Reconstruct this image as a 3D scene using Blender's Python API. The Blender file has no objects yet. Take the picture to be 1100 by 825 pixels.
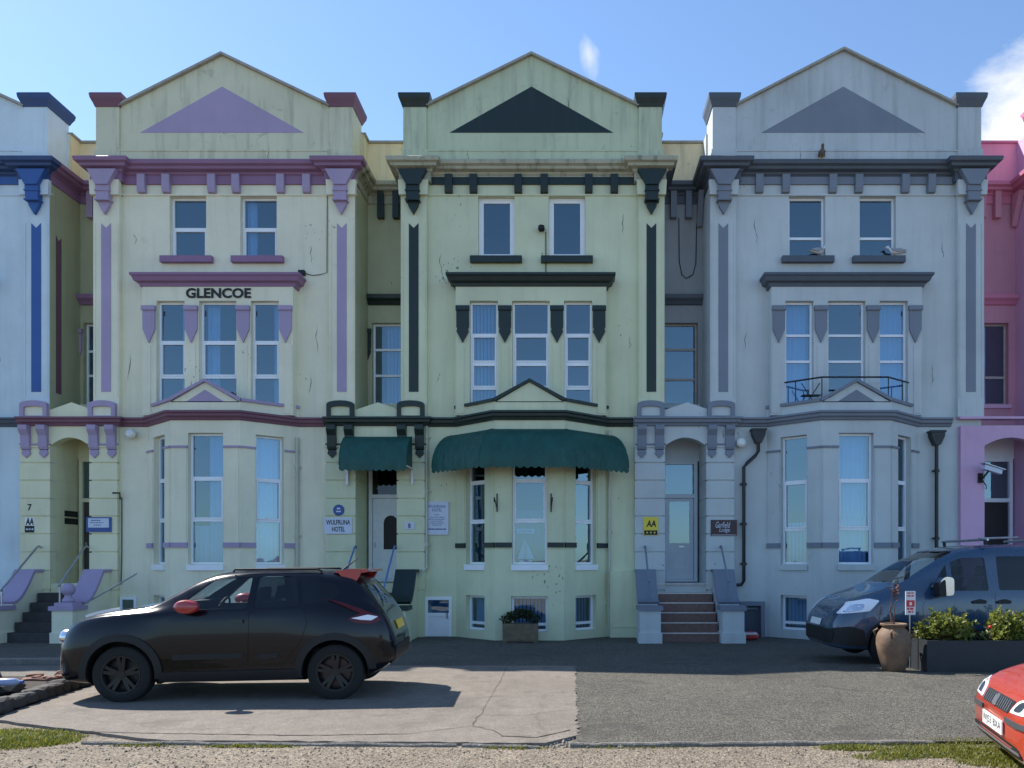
import bpy, bmesh, math, random
import numpy as np
from mathutils import Vector, Matrix
from mathutils.bvhtree import BVHTree

random.seed(7)
SC = bpy.context.scene
COL = SC.collection
F_PX, VPX, VPY, EYE = 810.0, 615.0, 602.0, 1.66   # focal length in photo pixels, principal direction, eye height
D = 19.0                                           # distance from the camera to the main wall plane

def PX(px, Y=D): return (px - VPX) * Y / F_PX
def PZ(py, Y=D): return EYE + (VPY - py) * Y / F_PX

def smooth01(t):
    t = max(0.0, min(1.0, t)); return t * t * (3 - 2 * t)
def gz(y):                                         # height of the ground: falls a little towards the houses
    return -0.26 * smooth01((y - 8.0) / 10.0)

# ------------------------------------------------------------------ materials
class NT:
    def __init__(s, m):
        s.t = m.node_tree; s.n = s.t.nodes; s.l = s.t.links
    def new(s, typ, **kw):
        nd = s.n.new(typ)
        for k, v in kw.items():
            if hasattr(nd, k): setattr(nd, k, v)
            else: nd.inputs[k].default_value = v
        return nd
    def link(s, a, b): s.l.new(a, b)

def c4(c): return (c[0], c[1], c[2], 1.0)
MATS = {}
def base_mat(name, col=(.5, .5, .5), rough=.5, metal=0, **kw):
    m = bpy.data.materials.new(name); m.use_nodes = True
    b = m.node_tree.nodes['Principled BSDF']
    b.inputs['Base Color'].default_value = c4(col); b.inputs['Roughness'].default_value = rough
    b.inputs['Metallic'].default_value = metal
    for k, v in kw.items(): b.inputs[k].default_value = v
    MATS[name] = m
    return m, NT(m), b

def noise(nt, vec, scale, detail=4, rough=.55, dist=0):
    n = nt.new('ShaderNodeTexNoise'); n.inputs['Scale'].default_value = scale
    n.inputs['Detail'].default_value = detail; n.inputs['Roughness'].default_value = rough
    n.inputs['Distortion'].default_value = dist
    if vec is not None: nt.link(vec, n.inputs['Vector'])
    return n.outputs['Fac']
def ramp(nt, fac, stops):
    r = nt.new('ShaderNodeValToRGB')
    e = r.color_ramp.elements
    while len(e) < len(stops): e.new(.5)
    for el, (p, c) in zip(e, stops):
        el.position = p; el.color = c4(c) if len(c) == 3 else c
    nt.link(fac, r.inputs['Fac']); return r.outputs['Color']
def g3(v): return (v, v, v)
def mixc(nt, fac, a, b, mode='MIX'):
    m = nt.new('ShaderNodeMix'); m.data_type = 'RGBA'; m.blend_type = mode
    def put(sock, v):
        if isinstance(v, (int, float)): sock.default_value = v
        elif isinstance(v, tuple): sock.default_value = c4(v)
        else: nt.link(v, sock)
    put(m.inputs[0], fac); put(m.inputs[6], a); put(m.inputs[7], b)
    return m.outputs[2]
def position(nt, scale=(1, 1, 1)):
    g = nt.new('ShaderNodeNewGeometry')
    if scale == (1, 1, 1): return g.outputs['Position']
    mp = nt.new('ShaderNodeMapping'); mp.inputs['Scale'].default_value = scale
    nt.link(g.outputs['Position'], mp.inputs['Vector']); return mp.outputs['Vector']
def bump(nt, b, h, strength=.2, dist=.01):
    bp = nt.new('ShaderNodeBump'); bp.inputs['Strength'].default_value = strength; bp.inputs['Distance'].default_value = dist
    nt.link(h, bp.inputs['Height']); nt.link(bp.outputs['Normal'], b.inputs['Normal'])

def paint(name, col, dirt=.3, chips=.0, rough=.6, dirtcol=(.16, .15, .11), vary=.10, rusty=0):
    """old masonry paint: patchy tone, rain streaks, grime, flaked spots"""
    m, nt, b = base_mat(name, col, rough)
    P = position(nt)
    tone = ramp(nt, noise(nt, P, .7, 6, .6), [(.25, g3(1 - vary * 1.6)), (.75, g3(1 + vary * .5))])
    c = mixc(nt, 1.0, col, tone, 'MULTIPLY')
    st = noise(nt, position(nt, (2.6, 2.6, .22)), 1.5, 7, .68)
    sf = ramp(nt, st, [(.50, g3(0)), (.78, g3(dirt))])
    c = mixc(nt, sf, c, dirtcol)
    gr = noise(nt, P, 3.1, 8, .7, .6)
    gf = ramp(nt, gr, [(.60, g3(0)), (.74, g3(dirt * .9))])
    c = mixc(nt, gf, c, tuple(v * .9 for v in dirtcol))
    if chips:
        mp = position(nt, (1.0, 1.0, .55))
        ch = noise(nt, mp, 15, 3, .5, .3)
        big = noise(nt, P, .55, 2, .5)
        mul = nt.new('ShaderNodeMath', operation='MULTIPLY'); nt.link(ch, mul.inputs[0]); nt.link(big, mul.inputs[1])
        cf = ramp(nt, mul.outputs[0], [(.475 - chips * .06, g3(0)), (.484 - chips * .06, g3(.8))])
        c = mixc(nt, cf, c, (.13, .12, .10))
    if rusty:
        rn = noise(nt, position(nt, (3, 3, .7)), 2.1, 5, .65)
        c = mixc(nt, ramp(nt, rn, [(.58, g3(0)), (.75, g3(rusty))]), c, (.25, .13, .07))
    nt.link(c, b.inputs['Base Color'])
    h = noise(nt, P, 28, 5, .6)
    bump(nt, b, h, .25, .012)
    return m

def simple(name, col, rough=.5, metal=0, vary=.12, scale=6, bmp=0, bscale=60, **kw):
    m, nt, b = base_mat(name, col, rough, metal, **kw)
    P = position(nt)
    t = ramp(nt, noise(nt, P, scale, 5, .6), [(.25, g3(1 - vary)), (.75, g3(1 + vary))])
    nt.link(mixc(nt, 1.0, col, t, 'MULTIPLY'), b.inputs['Base Color'])
    if bmp: bump(nt, b, noise(nt, P, bscale, 4, .6), bmp, .01)
    return m

def glass(name, tint=(.86, .90, .92), ior=1.75, rough=.0, wav=.05):
    m = bpy.data.materials.new(name); m.use_nodes = True; MATS[name] = m
    nt = NT(m); nt.n.remove(nt.n['Principled BSDF']); out = nt.n['Material Output']
    tr = nt.new('ShaderNodeBsdfTransparent'); tr.inputs['Color'].default_value = c4(tint)
    gl = nt.new('ShaderNodeBsdfGlossy'); gl.inputs['Roughness'].default_value = rough
    gl.inputs['Color'].default_value = (.72, .92, 1, 1) if name.startswith('pane') else (1, 1, 1, 1)
    fr = nt.new('ShaderNodeFresnel'); fr.inputs['IOR'].default_value = ior
    bp = nt.new('ShaderNodeBump'); bp.inputs['Strength'].default_value = wav; bp.inputs['Distance'].default_value = .05
    nt.link(noise(nt, position(nt), 1.6, 2, .4), bp.inputs['Height'])
    nt.link(bp.outputs['Normal'], gl.inputs['Normal'])
    mx = nt.new('ShaderNodeMixShader')
    gm = nt.new('ShaderNodeNewGeometry'); inv = nt.new('ShaderNodeMath', operation='SUBTRACT'); inv.inputs[0].default_value = 1; nt.link(gm.outputs['Backfacing'], inv.inputs[1])
    mu = nt.new('ShaderNodeMath', operation='MULTIPLY'); nt.link(fr.outputs['Fac'], mu.inputs[0]); nt.link(inv.outputs[0], mu.inputs[1]); nt.link(mu.outputs[0], mx.inputs[0]); nt.link(tr.outputs[0], mx.inputs[1]); nt.link(gl.outputs[0], mx.inputs[2])
    nt.link(mx.outputs[0], out.inputs['Surface'])
    return m

def carpaint(name, col, rough=.35, coat=1.0, metal=0.0, dirt=.10):
    m, nt, b = base_mat(name, col, rough, metal)
    b.inputs['Coat Weight'].default_value = coat; b.inputs['Coat Roughness'].default_value = .02
    P = position(nt)
    d = ramp(nt, noise(nt, P, 2.2, 6, .65), [(.4, g3(0)), (.8, g3(dirt))])
    nt.link(mixc(nt, d, col, (.22, .2, .17)), b.inputs['Base Color'])
    nt.link(ramp(nt, noise(nt, P, 7, 5, .6), [(.3, g3(rough * .8)), (.8, g3(rough * 1.3))]), b.inputs['Roughness'])
    return m

# colours of the place
paint('cream', (.86, .81, .60), .17, .20); paint('cream_parapet', (.70, .67, .46), .55, .5)
paint('cream_band', (.82, .78, .52), .2)
paint('green_wall', (.69, .71, .47), .17, .13); paint('green_parapet', (.57, .62, .41), .55, .5)
paint('blue_grey_wall', (.57, .61, .60), .17, .2); paint('blue_grey_parapet', (.53, .57, .57), .42, .45)
paint('sky_blue_wall', (.66, .76, .80), .14, .25)
paint('pink_wall', (.70, .42, .60), .14, .2); paint('rose_wall', (.62, .29, .37), .16, .2); paint('rose_lit', (.85, .36, .48), .16, .2)  # last one: brighter copy of the rose, light on the link parapet painted in
paint('cream_bounce_lit', (.86, .74, .48), .55, .5)  # link parapets: grimy cream, its colour raised and yellowed for warm bounced sunlight
paint('lilac', (.42, .325, .47), .14, .2); paint('maroon', (.20, .085, .125), .2, .2); paint('mauve', (.29, .155, .27), .25, .2); paint('plum', (.17, .075, .10), .22)
paint('dark_green', (.011, .025, .020), .12, .2, .45, (.12, .13, .11)); paint('black_green', (.008, .021, .017), .1, .2, .45, (.12, .13, .12))
paint('slate_grey', (.20, .225, .275), .22, .25); paint('dark_slate', (.085, .105, .135), .25, .2)
paint('royal_blue', (.035, .11, .34), .12, .2); paint('navy_cornice', (.03, .07, .19), .15)
paint('dirty_cornice', (.46, .45, .33), 1.0, .6, .7, (.05, .045, .035))
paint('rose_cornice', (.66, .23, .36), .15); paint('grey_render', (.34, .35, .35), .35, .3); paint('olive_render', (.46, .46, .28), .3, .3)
paint('coping_stone', (.40, .38, .32), .7, .3); paint('old_blue_door', (.60, .66, .71), .12, 0, .45)
simple('upvc', (.86, .88, .90), .35, vary=.05, scale=2); simple('wood_frame_grey', (.42, .38, .35), .6, vary=.2)
simple('door_white', (.80, .82, .85), .35, vary=.06); simple('door_dark', (.05, .045, .04), .4)
simple('interior', (.06, .056, .05), .8, vary=.2, scale=1.2); simple('soffit', (.5, .5, .44), .7)
glass('pane', (.62, .74, .86), 2.6); glass('pane_bluish', (.66, .78, .86), 2.7); glass('car_glass', (.30, .33, .34), 1.55, 0, .0); glass('car_glass_clear', (.92, .94, .94), 1.5, 0, .0); glass('car_glass_dark', (.05, .055, .06), 1.55, 0, .0)
m, nt, b = base_mat('net_curtain', (.74, .80, .86), .9)
b.inputs['Transmission Weight'].default_value = 0
simple('blue_blind', (.10, .19, .30), .8); simple('curtain', (.72, .77, .82), .9, vary=.1, scale=3); simple('blind', (.70, .75, .80), .7, vary=.05)
simple('slate_roof', (.10, .10, .115), .6, vary=.25, scale=9, bmp=.3)
simple('black_iron', (.018, .018, .02), .45, vary=.2); simple('cream_pipe', (.52, .52, .42), .45)
simple('steel', (.45, .46, .48), .35, .9); simple('blue_rail', (.10, .20, .42), .4); simple('white_paint', (.75, .75, .74), .45, vary=.06)
m, nt, b = base_mat('awning_cloth', (.008, .088, .082), .55)
P = position(nt)
t = ramp(nt, noise(nt, position(nt, (1, 1, .4)), 4, 6, .65), [(.3, (.002, .052, .040)), (.7, (.004, .085, .066))])
f2 = ramp(nt, noise(nt, P, 7, 3, .5), [(.60, g3(0)), (.74, g3(.12))])
nt.link(mixc(nt, f2, t, (.12, .2, .19)), b.inputs['Base Color']); bump(nt, b, noise(nt, position(nt, (1, 1, .5)), 4, 4, .55), .9, .06)
simple('tile_step', (.17, .095, .075), .5, vary=.3, scale=14, bmp=.2); simple('tile_nosing', (.62, .55, .50), .5, vary=.2)
simple('dark_step', (.045, .04, .04), .7, vary=.3)
simple('tyre', (.011, .011, .011), .85, vary=.2, scale=30); simple('black_rim', (.028, .026, .026), .38, .5); simple('silver_rim', (.4, .4, .41), .35, .8)
simple('red_brake', (.035, .006, .006), .4); simple('disc_dark', (.03, .03, .032), .45, .6)
carpaint('black_paint', (.003, .003, .006), .22, coat=.45, dirt=.003); MATS['black_paint'].node_tree.nodes['Principled BSDF'].inputs['Specular IOR Level'].default_value = .2; carpaint('navy_paint', (.018, .055, .110), .28, coat=1.0, dirt=.015); carpaint('red_paint', (.40, .040, .014), .3, dirt=.04)
carpaint('mirror_red', (.36, .018, .018), .35, dirt=.04)
simple('black_plastic', (.006, .006, .007), .6, vary=.2, scale=20); simple('grey_plastic', (.05, .052, .055), .6); simple('seat_cloth', (.04, .04, .045), .9)
simple('plate_white', (.80, .80, .78), .4, vary=.03); simple('plate_yellow', (.75, .52, .05), .4, vary=.05); simple('ink', (.012, .012, .013), .6)
simple('ink_blue', (.02, .05, .20), .5); simple('sign_yellow', (.78, .62, .05), .45, vary=.05); simple('sign_brown', (.060, .028, .030), .5, vary=.3)
simple('sign_pale', (.60, .64, .74), .45, vary=.05); simple('sign_blue', (.03, .08, .28), .4); simple('sign_red', (.62, .03, .04), .45)
m, nt, b = base_mat('lamp_clear', (.85, .87, .9), .08); b.inputs['Coat Weight'].default_value = .6
simple('lamp_red', (.09, .004, .006), .15, vary=.1); simple('lamp_dark', (.10, .10, .11), .15); simple('chrome', (.7, .7, .72), .18, 1.0, vary=.03)
simple('terracotta', (.17, .105, .062), .7, vary=.4, scale=7, bmp=.25, bscale=30); simple('trough', (.022, .026, .032), .6, vary=.2)
simple('wood_box', (.16, .115, .07), .7, vary=.3, scale=8, bmp=.3); simple('soil', (.035, .026, .02), .95, vary=.4, scale=20, bmp=.6)
simple('dry_stalk', (.12, .065, .05), .8, vary=.3); simple('twig', (.09, .06, .04), .8)
def leafmat(name, col, col2, trans=.35):
    m, nt, b = base_mat(name, col, .45)
    t = noise(nt, position(nt), 11, 3, .6)
    c = ramp(nt, t, [(.35, col), (.7, col2)])
    nt.link(c, b.inputs['Base Color'])
    tl = nt.new('ShaderNodeBsdfTranslucent'); nt.link(c, tl.inputs['Color'])
    mx = nt.new('ShaderNodeMixShader'); mx.inputs[0].default_value = trans
    nt.link(b.outputs[0], mx.inputs[1]); nt.link(tl.outputs[0], mx.inputs[2])
    nt.link(mx.outputs[0], nt.n['Material Output'].inputs['Surface'])
leafmat('shrub_leaf', (.085, .12, .02), (.32, .33, .06), .45); leafmat('dark_leaf', (.018, .035, .012), (.05, .07, .02))
leafmat('grass_blade', (.11, .14, .014), (.26, .25, .04), .45)
simple('brick_rubble', (.22, .10, .065), .85, vary=.35, scale=9, bmp=.5, bscale=40); simple('dark_stone', (.055, .05, .045), .85, vary=.4, scale=8, bmp=.5, bscale=30)
simple('tarp', (.022, .023, .027), .5, vary=.3, scale=5, bmp=.3, bscale=12); simple('bottle_white', (.30, .34, .5), .3); simple('gull_white', (.78, .78, .77), .7, vary=.05)
simple('gull_grey', (.30, .32, .35), .7); simple('gull_brown', (.16, .13, .11), .8, vary=.4, scale=40); simple('beak', (.7, .4, .05), .5); simple('sail', (.75, .77, .8), .7); simple('bag_red', (.55, .06, .06), .5)
simple('crack_dark', (.10, .095, .08), .9); simple('globe', (.78, .77, .72), .25, vary=.03)

def groundmat(name, c1, c2, speck, sscale=160, rough=.85, b1=.5, cracks=0, patch=0, crackcol=(.06, .056, .05), speck_amt=.55):
    m, nt, b = base_mat(name, c1, rough)
    P = position(nt)
    c = mixc(nt, ramp(nt, noise(nt, P, .55, 7, .62), [(.3, g3(0)), (.7, g3(1))]), c1, c2)
    mid = ramp(nt, noise(nt, P, 4.5, 6, .7), [(.3, g3(.80)), (.7, g3(1.14))])
    c = mixc(nt, 1.0, c, mid, 'MULTIPLY')
    mid2 = ramp(nt, noise(nt, P, 34, 3, .7), [(.28, g3(1 - speck_amt * .75)), (.72, g3(1 + speck_amt * .6))])
    c = mixc(nt, 1.0, c, mid2, 'MULTIPLY')
    v = nt.new('ShaderNodeTexVoronoi'); v.inputs['Scale'].default_value = sscale; nt.link(P, v.inputs['Vector'])
    bw = nt.new('ShaderNodeRGBToBW'); nt.link(v.outputs['Color'], bw.inputs[0])
    sp = ramp(nt, bw.outputs[0], [(.2, g3(1 - speck_amt)), (.5, g3(1)), (.85, g3(1 + speck_amt * 1.3))])
    c = mixc(nt, 1.0, c, sp, 'MULTIPLY')
    if patch:
        pf = ramp(nt, noise(nt, P, 1.1, 5, .65, .8), [(.56, g3(0)), (.64, g3(patch))])
        c = mixc(nt, pf, c, speck)
    if cracks:
        wv = nt.new('ShaderNodeVectorMath'); wv.operation = 'ADD'
        nn = nt.new('ShaderNodeTexNoise'); nn.inputs['Scale'].default_value = 1.4; nn.inputs['Detail'].default_value = 5; nt.link(P, nn.inputs['Vector'])
        nt.link(P, wv.inputs[0]); nt.link(nn.outputs['Color'], wv.inputs[1])
        e = nt.new('ShaderNodeTexVoronoi'); e.feature = 'DISTANCE_TO_EDGE'; e.inputs['Scale'].default_value = .30; nt.link(wv.outputs[0], e.inputs['Vector'])
        cf = ramp(nt, e.outputs['Distance'], [(.0, g3(cracks)), (.004, g3(cracks * .8)), (.007, g3(0))])
        c = mixc(nt, cf, c, crackcol)
    nt.link(c, b.inputs['Base Color'])
    bump(nt, b, v.outputs['Distance'], b1, .012)
groundmat('gravel', (.185, .150, .108), (.255, .208, .15), (.105, .085, .06), 75, .9, .9, 0, .25, speck_amt=.5)
groundmat('asphalt', (.088, .081, .064), (.128, .116, .09), (.050, .046, .039), 95, .88, .9, 0, .6, speck_amt=.75)
groundmat('pale_apron', (.175, .148, .120), (.228, .194, .158), (.115, .098, .08), 190, .88, .4, .25, .55, speck_amt=.28)
groundmat('old_road', (.14, .125, .105), (.17, .155, .13), (.1, .09, .075), 150, .88, .5, .6, .3, speck_amt=.35)
groundmat('kerb_stone', (.17, .155, .13), (.23, .21, .18), (.09, .085, .07), 90, .85, .4, 0, .3, speck_amt=.25)

# ------------------------------------------------------------------ mesh building
class MB:
    def __init__(s): s.v = []; s.f = []; s.m = []; s.mi = 0
    def add(s, vs, fs):
        o = len(s.v); s.v += [tuple(p) for p in vs]
        for f in fs: s.f.append([i + o for i in f]); s.m.append(s.mi)
        return s
    def box(s, x0, x1, y0, y1, z0, z1):
        vs = [(x0, y0, z0), (x1, y0, z0), (x1, y1, z0), (x0, y1, z0), (x0, y0, z1), (x1, y0, z1), (x1, y1, z1), (x0, y1, z1)]
        return s.add(vs, [(0, 3, 2, 1), (4, 5, 6, 7), (0, 1, 5, 4), (1, 2, 6, 5), (2, 3, 7, 6), (3, 0, 4, 7)])
    def lbox(s, F, u0, u1, w0, w1, z0, z1):
        vs = [F(u0, w0, z0), F(u1, w0, z0), F(u1, w1, z0), F(u0, w1, z0), F(u0, w0, z1), F(u1, w0, z1), F(u1, w1, z1), F(u0, w1, z1)]
        return s.add(vs, [(0, 3, 2, 1), (4, 5, 6, 7), (0, 1, 5, 4), (1, 2, 6, 5), (2, 3, 7, 6), (3, 0, 4, 7)])
    def prism(s, poly, fn0, fn1):
        """poly 2D points; fn0/fn1 map a 2D point to the near/far cap"""
        n = len(poly)
        vs = [fn0(*p) for p in poly] + [fn1(*p) for p in poly]
        fs = [list(range(n)), list(range(2 * n - 1, n - 1, -1))]
        for i in range(n):
            j = (i + 1) % n; fs.append([j, i, i + n, j + n])
        return s.add(vs, fs)
    def pxz(s, poly, y0, y1): return s.prism(poly, lambda x, z: (x, y0, z), lambda x, z: (x, y1, z))
    def pxy(s, poly, z0, z1): return s.prism(poly, lambda x, y: (x, y, z0), lambda x, y: (x, y, z1))
    def pyz(s, poly, x0, x1): return s.prism(poly, lambda y, z: (x0, y, z), lambda y, z: (x1, y, z))
    def tube(s, path, r, n=8, closed=False):
        path = [Vector(p) for p in path]; rings = []
        rs = r if isinstance(r, (list, tuple)) else [r] * len(path)
        for i, p in enumerate(path):
            a = path[max(i - 1, 0)]; b = path[min(i + 1, len(path) - 1)]
            d = (b - a).normalized()
            up = Vector((0, 0, 1)) if abs(d.z) < .9 else Vector((0, 1, 0))
            e1 = d.cross(up).normalized(); e2 = d.cross(e1)
            rings.append([p + (e1 * math.cos(2 * math.pi * k / n) + e2 * math.sin(2 * math.pi * k / n)) * rs[i] for k in range(n)])
        vs = [q for rg in rings for q in rg]; fs = []
        for i in range(len(path) - 1):
            for k in range(n):
                a = i * n + k; b = i * n + (k + 1) % n
                fs.append((a, b, b + n, a + n))
        fs.append(list(range(n - 1, -1, -1))); fs.append([len(vs) - n + k for k in range(n)])
        return s.add(vs, fs)
    def lathe(s, prof, c=(0, 0, 0), n=24, fn=None, ring=False):
        """prof [(r, z)] about a vertical axis (or mapped by fn(r cos, r sin, z))"""
        fn = fn or (lambda x, y, z: (c[0] + x, c[1] + y, c[2] + z))
        vs = []
        for r, z in prof:
            for k in range(n):
                a = 2 * math.pi * k / n; vs.append(fn(r * math.cos(a), r * math.sin(a), z))
        fs = []
        for i in range(len(prof) - 1):
            for k in range(n):
                a = i * n + k; b = i * n + (k + 1) % n
                fs.append((a, b, b + n, a + n))
        if ring:
            q = len(vs) - n
            for k in range(n): fs.append((q + k, q + (k + 1) % n, (k + 1) % n, k))
        else: fs.append(list(range(n - 1, -1, -1))); fs.append([len(vs) - n + k for k in range(n)])
        return s.add(vs, fs)
    def sweep(s, path, prof, cap=True, closed_prof=True):
        """moulding profile [(out, z)] swept along a plan polyline with mitred corners; outward is to the right of travel"""
        n = len(path); P = [Vector(p) for p in path]; vs = []
        for i in range(n):
            ds = []
            if i > 0: ds.append((P[i] - P[i - 1]).normalized())
            if i < n - 1: ds.append((P[i + 1] - P[i]).normalized())
            ns = [Vector((d.y, -d.x)) for d in ds]
            if len(ns) == 2:
                bs = (ns[0] + ns[1]); bs = bs / max(1e-4, (1 + ns[0].dot(ns[1])))
            else: bs = ns[0]
            for o, z in prof: vs.append((P[i].x + bs.x * o, P[i].y + bs.y * o, z))
        k = len(prof); fs = []
        for i in range(n - 1):
            for j in range(k if closed_prof else k - 1):
                a = i * k + j; b = i * k + (j + 1) % k
                fs.append((a, b, b + k, a + k))
        if cap and closed_prof:
            fs.append(list(range(k))); fs.append([(n - 1) * k + j for j in range(k - 1, -1, -1)])
        return s.add(vs, fs)
    def wall(s, F, u0, u1, z0, z1, holes, t):
        us = sorted({u0, u1, *[h for q in holes for h in q[:2]]}); zs = sorted({z0, z1, *[h for q in holes for h in q[2:4]]})
        us = [u for u in us if u0 - 1e-6 <= u <= u1 + 1e-6]; zs = [z for z in zs if z0 - 1e-6 <= z <= z1 + 1e-6]
        inh = lambda u, z: any(h[0] < u < h[1] and h[2] < z < h[3] for h in holes)
        for i in range(len(us) - 1):
            for j in range(len(zs) - 1):
                if inh((us[i] + us[i + 1]) / 2, (zs[j] + zs[j + 1]) / 2): continue
                for w, flip in ((0, False), (t, True)):
                    q = [F(us[i], w, zs[j]), F(us[i + 1], w, zs[j]), F(us[i + 1], w, zs[j + 1]), F(us[i], w, zs[j + 1])]
                    s.add(q[::-1] if flip else q, [(0, 1, 2, 3)])
        for a, b, c, d in [h[:4] for h in holes]:
            for q in (((a, c), (a, d)), ((b, d), (b, c)), ((a, d), (b, d)), ((b, c), (a, c))):
                (ua, za), (ub, zb) = q
                s.add([F(ua, 0, za), F(ub, 0, zb), F(ub, t, zb), F(ua, t, za)], [(0, 1, 2, 3)])
        for q in (((u0, z1), (u0, z0)), ((u1, z0), (u1, z1)), ((u1, z1), (u0, z1)), ((u0, z0), (u1, z0))):
            (ua, za), (ub, zb) = q
            s.add([F(ua, 0, za), F(ub, 0, zb), F(ub, t, zb), F(ua, t, za)], [(0, 1, 2, 3)])
        return s
    def build(s, name, mats, parent=None, smooth=False, angle=None):
        me = bpy.data.meshes.new(name)
        off = OFFS.get(parent.name, (0, 0, 0)) if parent else (0, 0, 0)
        me.from_pydata([(v[0] - off[0], v[1] - off[1], v[2] - off[2]) for v in s.v], [], s.f)
        if isinstance(mats, str): mats = [mats]
        for q in mats: me.materials.append(MATS[q])
        if len(mats) > 1: me.polygons.foreach_set('material_index', s.m)
        if smooth: me.polygons.foreach_set('use_smooth', [True] * len(me.polygons))
        me.validate(); me.update()
        if smooth and angle: me.set_sharp_from_angle(angle=math.radians(angle))
        o = bpy.data.objects.new(name, me); COL.objects.link(o)
        if parent:
            o.parent = parent; OFFS[o.name] = off
        return o
OFFS = {}

def thing(name, label, cat, loc=(0, 0, 0), rotz=0, group=None, local=False):
    """an Empty at the thing's base that parents its parts; parts are given in world space unless local"""
    o = bpy.data.objects.new(name, None); COL.objects.link(o)
    o.location = loc; o.rotation_euler = (0, 0, rotz); o.empty_display_size = .2
    o['label'] = label; o['category'] = cat
    if group: o['group'] = group
    OFFS[o.name] = (0, 0, 0) if local else tuple(loc)
    return o
def tag(o, label, cat, group=None, kind=None):
    o['label'] = label; o['category'] = cat
    if group: o['group'] = group
    if kind: o['kind'] = kind
    return o
def struct(o, kind='structure', label=None, cat=None):
    o['kind'] = kind
    if label: o['label'] = label
    if cat: o['category'] = cat
    return o

def facet(ox, oy, dx, dy):
    L = math.hypot(dx, dy); dx /= L; dy /= L
    nx, ny = dy, -dx
    return lambda u, w, z: (ox + dx * u - nx * w, oy + dy * u - ny * w, z)
FRONT = lambda Y: facet(0, Y, 1, 0)

def text_into(mb, s, x0, x1, z0, z1, F, w, depth=.004, bold=0.0, shear=0, keep=False):
    """lettering as geometry, fitted in the box u x0..x1, z0..z1 on a facet, standing out to w"""
    cu = bpy.data.curves.new('lettering_curve', 'FONT'); cu.body = s; cu.align_x = 'LEFT'; cu.offset = bold; cu.shear = shear
    cu.resolution_u = 3; cu.space_line = .9
    if '\n' in s: cu.align_x = 'CENTER'
    ob = bpy.data.objects.new('lettering_tmp', cu); COL.objects.link(ob)
    dg = bpy.context.evaluated_depsgraph_get(); me = bpy.data.meshes.new_from_object(ob.evaluated_get(dg))
    vs = [v.co.copy() for v in me.vertices]; fs = [list(p.vertices) for p in me.polygons]
    bpy.data.objects.remove(ob); bpy.data.curves.remove(cu); bpy.data.meshes.remove(me)
    a0 = min(v.x for v in vs); a1 = max(v.x for v in vs); b0 = min(v.y for v in vs); b1 = max(v.y for v in vs)
    sx = (x1 - x0) / (a1 - a0); sy = (z1 - z0) / (b1 - b0)
    if keep: sx = sy = min(sx, sy)
    cx = (x0 + x1) / 2; cz = (z0 + z1) / 2; am = (a0 + a1) / 2; bm = (b0 + b1) / 2
    mb.add([F(cx + (v.x - am) * sx, w, cz + (v.y - bm) * sy) for v in vs], fs)
    return mb
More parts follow.
